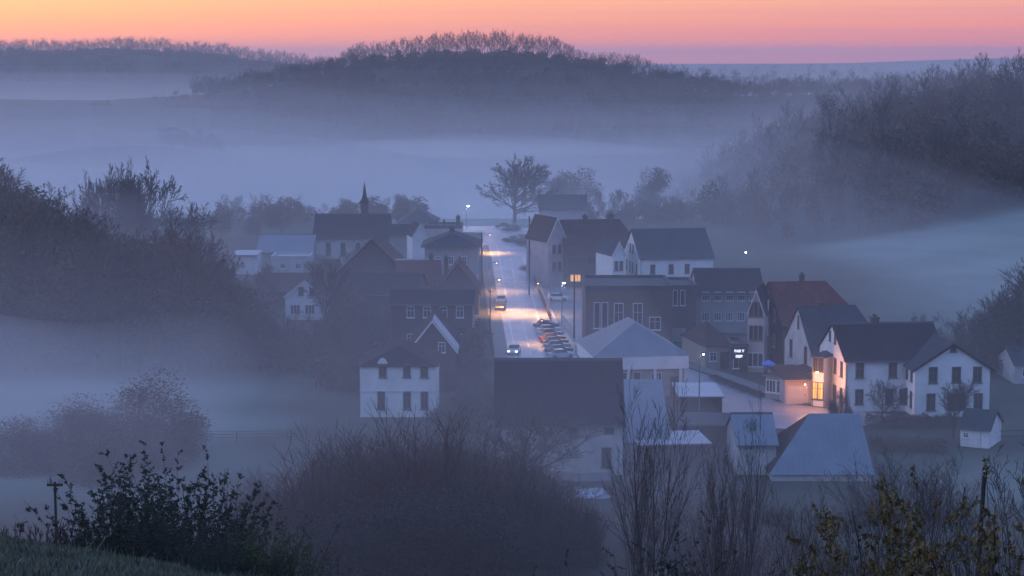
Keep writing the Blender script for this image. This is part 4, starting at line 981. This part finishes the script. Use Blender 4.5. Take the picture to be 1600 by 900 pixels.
nb('bush', 1490, 15.5, 765, N4, 2.85, 'golden leaved bush in the bottom right corner', .7)
nb('bush', 1425, 15.5, 785, N5, 2.85, 'golden leaved bush with one long arching spray', .5)
nb('bush', 1565, 16.5, 745, N5, 2.85, 'golden brown bush at the right edge of the picture', .7)
nb('bush', 1380, 15, 835, N4, 2.85, 'low golden bush at the left end of the golden row', .45)
nb('bush', 1460, 14.2, 810, N5, 2.85, 'golden bush in front of the arching shoot', .6)
nb('bush', 1520, 14.5, 805, N4, 2.85, 'dense golden bush between the post and the right edge', .75)
nb('bush', 1600, 14, 800, N5, 2.85, 'golden bush cut by the bottom right corner', .8)
nb('bush', 1415, 13.5, 850, N4, 2.85, 'lowest golden bush at the bottom edge', .6)
nb('bush', 1040, 24, 836, N8, 2.85, 'dark leafy bush rising from the bottom edge below the bare trees', .8)
nb('bush', 1115, 25, 845, N8, 2.85, 'low dark leafy bush right of the one under the bare trees', .8)
nb('bush', 975, 25, 868, N8, 2.85, 'lowest dark leafy bush left of the one under the bare trees', .7)
def spray(name, a, b, D, lsize, n, lm, label, droop=.1, r=.012):
    """one long leafy shoot between two picture points"""
    A = Vector(ray(*a)); B = Vector(ray(*b)); A = Vector((A.x/A.y*D, D, EYE + A.z/A.y*D)); B = Vector((B.x/B.y*D, D - .3, EYE + B.z/B.y*D))
    gz = H(A.x, A.y); rg = random.Random(n); st = MB(); lv = MB(); o = Vector((A.x, A.y, gz)); st.seg((0, 0, -.2), A - o, r*1.4, r*1.1, 5); pr = A - o
    for i in range(1, 15):
        t = i / 14; p = (A.lerp(B, t) + Vector((0, 0, droop * math.sin(t * 3.14)))) - o; st.seg(pr, p, r*(1.1-.8*(t-.07)), r*(1.1-.8*t), 4)
        for _ in range(int(n * (1.15 - t) / 9)):
            leaf(lv, pr.lerp(p, rg.random()) + Vector((rg.gauss(0, .03), rg.gauss(0, .03), rg.gauss(0, .02))) * (2.2 - 1.8*t), lsize * (1.1 - .35*t), rg, down=1.2)
        pr = p
    e = empty(name, o, 0, label=label, cat='branch'); st.build('stem', twig, e); lv.build('leaves', lm, e)
spray('leafy_shoot', (1462, 888), (1352, 745), 15, .075, 130, leafgold, 'long arching shoot of golden leaves reaching up to the left', .12)
spray('leafy_shoot', (1345, 870), (1318, 771), 15, .06, 14, leafdark, 'thin nearly bare shoot with a leafy tip left of the golden bush', .02, .007)
spray('leafy_shoot', (1552, 860), (1541, 778), 15.5, .07, 60, leafgold, 'upright golden shoot near the right edge', .0)
spray('leafy_shoot', (1060, 900), (1008, 868), 24, .09, 60, leafdark, 'dark leafy shoot leaning left at the bottom under the bare trees', .1)
# bare trees in front
for px, D, top, lb, i, w in ((1018, 78, 640, 'tall vase-shaped bare tree in front of the open shed', 0, .8), (990, 82, 725, 'slimmer bare tree just left of the vase-shaped one', 1, .6),
    (1128, 72, 706, 'bare tree with a fork of upright stems right of the vase-shaped one', 1, .62), (1162, 76, 700, 'many-stemmed bare tree below the metal roofed house', 2, .62),
    (1245, 60, 785, 'low bare sapling below the green slope', 0, .9), (1290, 58, 830, 'lowest bare sapling near the bottom edge', 1, .9)):
    T('up', px, D, top, lb, w, i=i)
for px, D, top, lb, w in ((1425, 70, 738, 'wide bare shrub on the green slope left of the leaning post', 1.3), (1535, 55, 775, 'bare shrub right of the leaning post', 1.2), (1600, 44, 742, 'bare shrub at the right picture edge', 1.1), (1375, 60, 800, 'low bare shrub above the golden shoot', 1.2)):
    T('up', px, D, top, lb, w, cat='shrub', name='bare_shrub')
for px, D, top, lb in ((870, 120, 790, 'dark shrub at the right end of the hillside thicket'), (930, 112, 830, 'low shrub between the thicket and the vase-shaped tree'), (1080, 104, 770, 'pale twiggy shrub behind the vase-shaped tree'), (1130, 100, 790, 'pale twiggy shrub behind the forked tree'), (1190, 100, 800, 'pale twiggy shrub behind the slender sapling'), (1370, 150, 690, 'brown shrub in the garden below the inn'), (1420, 152, 695, 'brown shrub right of the first garden shrub below the inn'), (1465, 150, 690, 'brown garden shrub beside the white garden shed')):
    T('scrub', px, D, top, lb, 1.6)
# posts
def pole(name, px, D, top, r, label, cat, cross=(), lean=0.0, m=woodpole):
    p = at(px, D); h = bis(lambda t: top - project((p.x, p.y, p.z + t))[1], .3, 40)
    o = empty(name, p, 0, label=label, cat=cat); o.rotation_euler = (0, lean, 0)
    MB().seg((0,0,-.5), (0,0,h), r, r*.8, 8, cap=True).build('shaft', m, o)
    for z, l in cross: 
        MB().box(-l, l, -.035, .035, h-z-.04, h-z+.04).build('crossarm', m, o)
        ins = MB()
        for q in (-.9, -.5, .5, .9): ins.seg((l*q, 0, h-z+.06), (l*q, 0, h-z+.2), .035, .03, 6, cap=True)
        ins.build('insulators', concrete, o)
    return o, h
pole('utility_pole', 93, 62, 753, .055, 'thin utility pole with one crossarm rising from the fog at the left', 'pole', [(.1, .26)])
pole('leaning_post', 1493, 20, 742, .03, 'dark leaning metal post above the golden bush', 'post', lean=R(2.2), m=rubber)
pole('utility_pole', 827, 318, 338, .14, 'tall dark pole at the right edge of the main street', 'pole')
pole('utility_pole', 753, 335, 362, .11, 'tall dark pole at the left edge of the main street', 'pole', [(.4, .5)])
pole('utility_pole', 897, 268, 430, .13, 'tall dark pole between the square and the brick block', 'pole')
pole('utility_pole', 766, 262, 452, .08, 'short dark pole on the left pavement near the barn', 'pole', [(.3, .35)])
pole('utility_pole', 1053, 196, 590, .12, 'dark pole standing between the sheds behind the barn', 'pole')

# ---------------------------------------------------------------- lamps
warmglass = mat('warm_lamp', (1, .6, .3), .5, 0, emit=(1, .50, .20), es=22)
coldglass = mat('cold_lamp', (.8, .9, 1), .5, 0, emit=(.78, .88, 1), es=60)
def lamp(px, D, top, label, warm=True, power=500, arm=1.0, arot=0.0, show=True, r=.13, size=1.0, spot=False):
    p = at(px, D); h = bis(lambda t: top - project((p.x, p.y, p.z + t))[1], .3, 40)
    o = empty('street_lamp', p, arot, label=label, cat='street lamp')
    MB().seg((0,0,-.3), (0,0,h-.5), .08, .055, 8).seg((0,0,h-.5), (arm*.35,0,h-.05), .05, .045, 6).seg((arm*.35,0,h-.05), (arm,0,h), .045, .04, 6).build('post', steel, o)
    hd = MB().prism([(arm-.25,h-.05),(arm-.15,h+.12),(arm+.35,h+.14),(arm+.5,h)], 'y', -.14, .14).build('lamp_head', steel, o)
    b = MB(); n = 8
    rr = .17 * size
    for k in range(2): pass
    v = []; f = []
    for j in range(5):
        for i in range(n):
            a = 2*math.pi*i/n; t = math.pi*j/4; v.append((arm+.12+rr*math.sin(t)*math.cos(a), rr*math.sin(t)*math.sin(a), h-.12-rr*.6*math.cos(t)))
    for j in range(4):
        for i in range(n): f.append((j*n+i, j*n+(i+1)%n, (j+1)*n+(i+1)%n, (j+1)*n+i))
    b.add(v, f).build('bulb', warmglass if warm else coldglass, o)
    L_ = bpy.data.lights.new('lamp_light', 'SPOT' if spot else 'POINT'); lo = bpy.data.objects.new('lamp_light', L_); COL.objects.link(lo); lo.parent = o
    if spot: L_.spot_size = R(140); L_.spot_blend = .7
    lo.location = (arm + .12, 0, h - .45); L_.energy = power; L_.color = (1, .48, .15) if warm else (.8, .88, 1); L_.shadow_soft_size = .12
    return o
lamp(729, 447, 321, 'tall lamp with a white light at the far crossroads', False, 500, .3, size=1.3)
lamp(878, 282, 441, 'lamp with a white light on a slim post at the edge of the square', False, 260, .2, 0, size=1.0)
lamp(945, 352, 411, 'lamp with a white light in front of the long brick house', False, 160, .2)
lamp(1163, 388, 404, 'small lamp with a white light by the meadow edge', False, 120, .2)
lamp(912, 338, 436, 'small low lamp with a white light below the lit shop window', False, 60, .2, size=.6)
lamp(754, 388, 366, 'warm street lamp on the left at the upper side street', True, 5000, 1.4, spot=True, size=.4)
lamp(764, 322, 410, 'warm street lamp on the left before the upper crosswalk', True, 2600, 1.2, spot=True, size=.4)
lamp(767, 295, 436, 'warm street lamp on the left at the lit crosswalk', True, 6500, 1.2, spot=True, size=.6)
lamp(858, 292, 442, 'warm street lamp on the right at the lit crosswalk', True, 6000, 1.6, math.pi, spot=True, size=.4)
lamp(866, 262, 500, 'warm street lamp on the right beside the parked cars', True, 1800, 1.6, math.pi, spot=True, size=.3)
lamp(1092, 205, 552, 'slim unlit looking lamp post at the bend of the lower road', False, 25, .3, size=.5)
def walllamp(P, label, power, col, m, r=.16):
    o = empty('wall_lamp', P, 0, label=label, cat='lamp')
    MB().box(-.05, .05, 0, .35, -.03, .03).seg((0, 0, .02), (0, 0, .12), .2, .06, 8, cap=True).build('bracket', steel, o)
    MB().seg((0,0,-.14), (0,0,.0), r*.6, r, 8, cap=True).build('bulb', m, o)
    L_ = bpy.data.lights.new('lamp_light', 'POINT'); lo = bpy.data.objects.new('lamp_light', L_); COL.objects.link(lo); lo.parent = o; lo.location = (0, -.15, -.35)
    L_.energy = power; L_.color = col; L_.shadow_soft_size = .15
    return o
def W3(px, py, D):
    d = Vector(ray(px, py)); return Vector((d.x/d.y*D, D, EYE + d.z/d.y*D))
walllamp(W3(1277, 581, 211.6), 'bright orange wall lamp on the narrow white facade', 480, (1, .36, .10), mat('orange_lamp', (1,.6,.2), .5, 0, emit=(1, .5, .12), es=25))
walllamp(W3(1258, 600, 211.5), 'small orange lamp over the peach garage door', 600, (1, .36, .14), warmglass, .06)
walllamp(W3(891, 419, 333), 'bright cream lamp over the shop at the gabled front', 160, (1, .72, .38), mat('cream_lamp', (1,.8,.6), .5, 0, emit=(1, .75, .45), es=18), .25)
walllamp(W3(444, 401, 366), 'left white lamp on the front of the lit annex', 45, (.8, .88, 1), coldglass, .2)
walllamp(W3(468, 413, 366), 'right white lamp on the front of the lit annex', 45, (.8, .88, 1), coldglass, .2)

# ---------------------------------------------------------------- sign, awning, fences, walls
sign = empty('shop_sign', W3(1155, 552, 231), 0, label='black shop sign with two rows of glowing white letters', cat='sign')
MB().box(-1.0, 1.0, 0, .15, -.75, .75).build('panel', rubber, sign)
litl = mat('lit_letters', (1, 1, 1), .5, 0, emit=(.9, .92, 1), es=1.3)
for t, z in (('BAR Y', .14), ('REIB', -.52)):
    cu = bpy.data.curves.new('lettering', 'FONT'); cu.body = t; cu.size = .44; cu.align_x = 'CENTER'; cu.extrude = .02; cu.offset = .02
    to = bpy.data.objects.new('t', cu); COL.objects.link(to); bpy.context.view_layer.update(); me = bpy.data.meshes.new_from_object(to.evaluated_get(bpy.context.evaluated_depsgraph_get())); bpy.data.objects.remove(to); me.materials.clear(); me.materials.append(litl); o = bpy.data.objects.new('lettering', me); COL.objects.link(o); o.parent = sign; o.location = (0, -.03, z); o.rotation_euler = (R(90), 0, 0)
bluecloth = mat('blue_cloth', (.05, .16, .60), .7, .15, 2)
par = empty('blue_parasol', ground(1200, 614), 0, label='bright blue parasol above the grey shop front', cat='parasol')
ph = 4.0
MB().seg((0,0,0), (0,0,ph), .03, .03, 6).build('pole', steel, par)
v = [(0, 0, ph)] + [(math.cos(i*math.pi/4)*.85, math.sin(i*math.pi/4)*.85, ph-.5) for i in range(8)]; v += [(a*.98, b*.98, c-.14) for a, b, c in v[1:]]
MB().add(v, [(0, 1+i, 1+(i+1) % 8) for i in range(8)] + [(1+i, 9+i, 9+(i+1) % 8, 1+(i+1) % 8) for i in range(8)]).build('canopy', bluecloth, par)
def fence(name, pts, h, label, m, gap=2.2, rails=(.45, .9), pw=.05, cat='fence'):
    P = gpts(pts); o = empty(name, P[0], 0, label=label, cat=cat); rl = MB(); pm = MB().box(-pw, pw, -pw, pw, -.3, h).mesh('post', [m])
    for a, b in zip(P, P[1:]):
        n = max(1, int((b - a).length / gap))
        for i in range(n): inst('post', pm, o, a.lerp(b, i / n) - P[0])
        for q in rails: rl.seg(a - P[0] + Vector((0, 0, h*q)), b - P[0] + Vector((0, 0, h*q)), pw*.7, pw*.7, 4)
    rl.build('rail', m, o)
fence('guard_rail', [(828, 428), (838, 450), (850, 478), (862, 506)], 1.3, 'dark guard rail between the main street and the square', darkwood, 2.6, (.3, .6, .92), .07)
fence('field_fence', [(308, 690), (370, 690), (450, 689), (520, 688)], 1.1, 'thin wire fence crossing the fog field', woodpole, 3.2, (.4, .7, .98), .03)
fence('pavement_rail', [(772, 560), (768, 530), (764, 500)], 1.0, 'dark railing on the left pavement of the main street', darkwood, 2.0, (.5, .95), .035)
fence('yard_fence', [(1552, 690), (1600, 688), (1660, 684)], 1.2, 'low dark fence right of the white garden shed', darkwood, 2.0, (.4, .9), .05)
def lowwall(name, pts, h, t, m, label, cat='wall'):
    P = gpts(pts); mb = MB()
    for a, b in zip(P, P[1:]):
        d = (b - a); d.z = 0; n = Vector((-d.y, d.x, 0)).normalized() * t / 2; k = []
        for z in (-.3, h): k += [tuple(a - n + Vector((0,0,z))), tuple(b - n + Vector((0,0,z))), tuple(b + n + Vector((0,0,z))), tuple(a + n + Vector((0,0,z)))]
        mb.add(k, [(3,2,1,0),(4,5,6,7),(0,1,5,4),(1,2,6,5),(2,3,7,6),(3,0,4,7)])
    mb.build(name, m, label=label, cat=cat)
lowwall('stone_wall', [(390, 562), (405, 571), (425, 577), (445, 579)], .5, .3, concrete, 'pale low stone wall curving below the gambrel house')
lowwall('garden_wall', [(900, 552), (926, 566)], 1.2, .3, cream, 'cream garden wall left of the hipped hall')
lowwall('plaza_wall', [(878, 505), (897, 528)], 1.6, .3, cream, 'pale wall behind the lamp post on the square')
def hedge(name, a, b, h, w, label, m, seed=1, n=5200, size=.16):
    A, B = ground(*a), ground(*b); rg = random.Random(seed); mb = MB(); d = B - A; d.z = 0; L_ = d.length; d.normalize(); nn = Vector((-d.y, d.x, 0))
    for _ in range(n):
        t = rg.random(); q = rg.uniform(-1, 1); z = h * (rg.random() ** .5) * (1 + .12 * math.sin(t * 23) + .1*math.sin(t*51)); leaf(mb, d * (t * L_) + nn * (q * w / 2) + Vector((0, 0, z)), size, rg)
    mb.build(name, m, label=label, cat='hedge').location = A
hedge('hedge', (1352, 668), (1496, 668), 1.3, 1.6, 'low rusty hedge along the front of the inn', leafrust, 5)
hedge('hedge', (1356, 700), (1480, 704), .8, 5.0, 'brown rough garden growth between the hedge and the meadow', leafrust, 6)
hedge('hedge', (1112, 592), (1190, 622), .5, 1.2, 'thin green verge hedge beside the lower road', leafeverg, 7, 2600)
T('leafy', 1313, 205, 596, 'small dark clipped bush against the inn gable', .55, cat='bush', name='bush', m=leafeverg)
T('leafy', 1170, 180, 643, 'small dark bush poking above the metal ridge', .3, cat='bush', name='bush', m=leafeverg, )

lowwall('garden_wall', [(858, 748), (905, 752), (960, 750)], .8, .35, concrete, 'pale low wall in front of the barn')
def heap(name, px, D, w, h, m, label, cat, seed):
    rg = random.Random(seed); p = at(px, D); mb = MB(); n = 12; k = 5; v = []; f = []
    for j in range(k + 1):
        for i in range(n):
            a = 6.283 * i / n; r = w * math.cos(j / k * 1.45) * rg.uniform(.8, 1.15); v.append((r * math.cos(a), r * .6 * math.sin(a), h * math.sin(j / k * 1.45) * rg.uniform(.85, 1.1) - .1))
    for j in range(k):
        for i in range(n): f.append((j*n+i, j*n+(i+1) % n, (j+1)*n+(i+1) % n, (j+1)*n+i))
    f.append(tuple(k*n+i for i in range(n))); mb.add(v, f).build(name, m, label=label, cat=cat).location = p
tarp = mat('pale_tarpaulin', (.36, .40, .48), .6, .3, 2)
heap('tarpaulin_heap', 936, 166, 1.9, .9, tarp, 'pale rumpled tarpaulin heap in the yard below the barn', 'heap', 3)
heap('tarpaulin_heap', 902, 170, 1.1, .6, tarp, 'smaller pale heap beside the low wall below the barn', 'heap', 4)
heap('rubble_heap', 1150, 186, 1.4, .8, concrete, 'grey heap at the bend of the lower road', 'heap', 5)
# ---------------------------------------------------------------- cars
def carpaint(n, c): return mat(n, c, .3, .05, 1, spec=.6)
def make_car(paint_, label, group=None):
    o = empty('parked_car', (0, 0, 0), 0, label=label, cat='car', group=group)
    prof = [(-2.15,.35),(-2.2,.62),(-2.05,.88),(-1.35,.95),(-1.0,.98),(1.35,.98),(2.05,.95),(2.12,.6),(2.05,.35)]
    MB().prism(prof, 'y', -.86, .86).build('body', paint_, o)
    v = [(-.95,-.80,.98),(1.55,-.80,.98),(1.55,.80,.98),(-.95,.80,.98),(-.25,-.62,1.45),(1.15,-.62,1.45),(1.15,.62,1.45),(-.25,.62,1.45)]
    MB().add(v, [(0,1,5,4),(1,2,6,5),(2,3,7,6),(3,0,4,7)]).build('windows', glass, o)
    MB().box(-.28, 1.18, -.64, .64, 1.452, 1.50).build('roof', paint_, o)
    wm = MB().seg((0,-.11,0), (0,.11,0), .33, .33, 12, cap=True).mesh('wheel', [rubber])
    hm = MB().seg((0,-.015,0), (0,.015,0), .18, .18, 8, cap=True).mesh('rim', [steel])
    for x in (-1.35, 1.35):
        for y in (-.80, .80):
            w = inst('wheel', wm, o, (x, y, .33)); inst('rim', hm, w, (0, .12 if y > 0 else -.12, 0))
    hl = MB().box(-.03, .03, -.16, .16, -.07, .07)
    lm = hl.mesh('headlight', [trimw]); tl = hl.mesh('tail_light', [mat('tail_light', (.35, .02, .02), .4, 0)])
    for y in (-.62, .62): inst('headlight', lm, o, (-2.185, y, .70)); inst('tail_light', tl, o, (2.10, y, .78))
    return o
cols = {'silver': (.42,.43,.45), 'dark grey': (.06,.06,.07), 'white': (.65,.65,.66), 'black': (.02,.02,.022), 'dark red': (.16,.03,.03), 'pale blue': (.22,.27,.35)}
protos = {k: make_car(carpaint(k.replace(' ', '_') + '_paint', c), 'x') for k, c in cols.items()}
used = set()
def car(k, px, py, rz, label, group=None, h=0):
    p0 = protos[k]
    if k not in used: o = p0; used.add(k)
    else:
        o = p0.copy(); COL.objects.link(o)
        for c in list(p0.children):
            q = c.copy(); COL.objects.link(q); q.parent = o
            for d in c.children: e = d.copy(); COL.objects.link(e); e.parent = q
    g = ground(px, py); o.location = (g.x, g.y, .02); o.scale = (.84, .84, .84); o.rotation_euler = (0, 0, R(rz)); o['label'] = label
    if group: o['group'] = group
    return o
row_ = [('dark grey', 853, 514, 'dark grey car, farthest of the parked row by the square'), ('white', 857, 521, 'white car, second from the far end of the parked row'), ('silver', 859, 527, 'silver car between the white car and the red car in the row'),
        ('dark red', 862, 534, 'dark red car in the middle of the parked row'), ('black', 866, 540, 'black car just beyond the pale blue one in the row'), ('pale blue', 870, 546, 'pale blue car in the near half of the parked row'),
        ('dark grey', 873, 553, 'dark grey car, last but one of the parked row'), ('silver', 876, 560, 'silver car nearest the barn in the parked row')]
for k, x, y, lb in row_: car(k, x, y, 200 + rng.uniform(-5, 5), lb, 'cars parked in a row by the square')
c1 = car('white', 803, 553, 84, 'white car driving up the street with bright headlights')
car('white', 783, 474, 86, 'white car parked on the left below the pole'); car('black', 782, 484, 86, 'black car parked on the left near the lit crosswalk')
car('dark grey', 785, 356, 8, 'dark grey car standing at the far crossroads'); car('white', 872, 470, 170, 'white car standing alone on the square')
for k, o in protos.items():
    if k not in used:
        for c in list(o.children_recursive): bpy.data.objects.remove(c)
        bpy.data.objects.remove(o)
# lit headlights of the moving car
hlm = mat('lit_headlight', (1, 1, 1), .4, 0, emit=(1, .95, .85), es=9)
c1['category'] = 'car'
for ch in [c for c in c1.children if c.name.startswith('headlight')]:
    m2 = ch.data.copy(); m2.materials[0] = hlm; ch.data = m2
c1.rotation_euler = (0, 0, R(84))
for px, py, D in ((784, 471, 300),): pass

# ---------------------------------------------------------------- grass bank in front
def grassbank():
    rg = random.Random(77); mb = MB(); m = leafmat('bank_grass', (.06, .066, .042), (.16, .16, .10), scale=1.5)
    for _ in range(52000):
        y = 13 + 17 * rg.random() ** .8; x = rg.uniform(-9.5, -1.5); z = H(x, y); h = rg.uniform(.03, .09) * (1 + .8 * max(0, math.sin(x*3.1) * math.sin(y*2.3)))
        if rg.random() < .012: h *= 3.2
        a = rg.uniform(0, 3.14); w = .012; lx, ly = rg.gauss(0, .35) * h, rg.gauss(0, .35) * h; c, s = math.cos(a) * w, math.sin(a) * w
        mb.add([(x-c, y-s, z-.02), (x+c, y+s, z-.02), (x+c*.5+lx*.5, y+s*.5+ly*.5, z+h*.6), (x-c*.5+lx*.5, y-s*.5+ly*.5, z+h*.6), (x+lx, y+ly, z+h)], [(0,1,2,3),(3,2,4)])
    mb.build('grass', m, label='rough short grass on the bank in front', kind='stuff')
grassbank()
W1 = scrub(400, 26, 1.2, .4, wid=1.4); W1M = (W1[0].mesh('stems', [twigred]), W1[1].mesh('twigs', [twigred]))
for i, (px, top) in enumerate(((10, 770), (38, 765), (66, 785), (120, 770), (140, 790), (300, 850), (560, 880))):
    nb('dry_weeds', px, 27.5 + (i % 3) * .6, top, W1M, 1.15, ('tuft of dry weeds at the left picture edge', 'dry weed tuft second from the left edge', 'dry weed tuft left of the utility pole', 'dry weed tuft right of the utility pole', 'dry weed tuft against the black bush', 'dry weed tuft under the red twigs', 'dry weed tuft at the end of the bank')[i], .8, cat='weeds', parts=('stems', 'twigs'))
for m in LOWB + LOWL + DEN + FARB + FARL + FARR:
    if m.users == 0: bpy.data.meshes.remove(m)
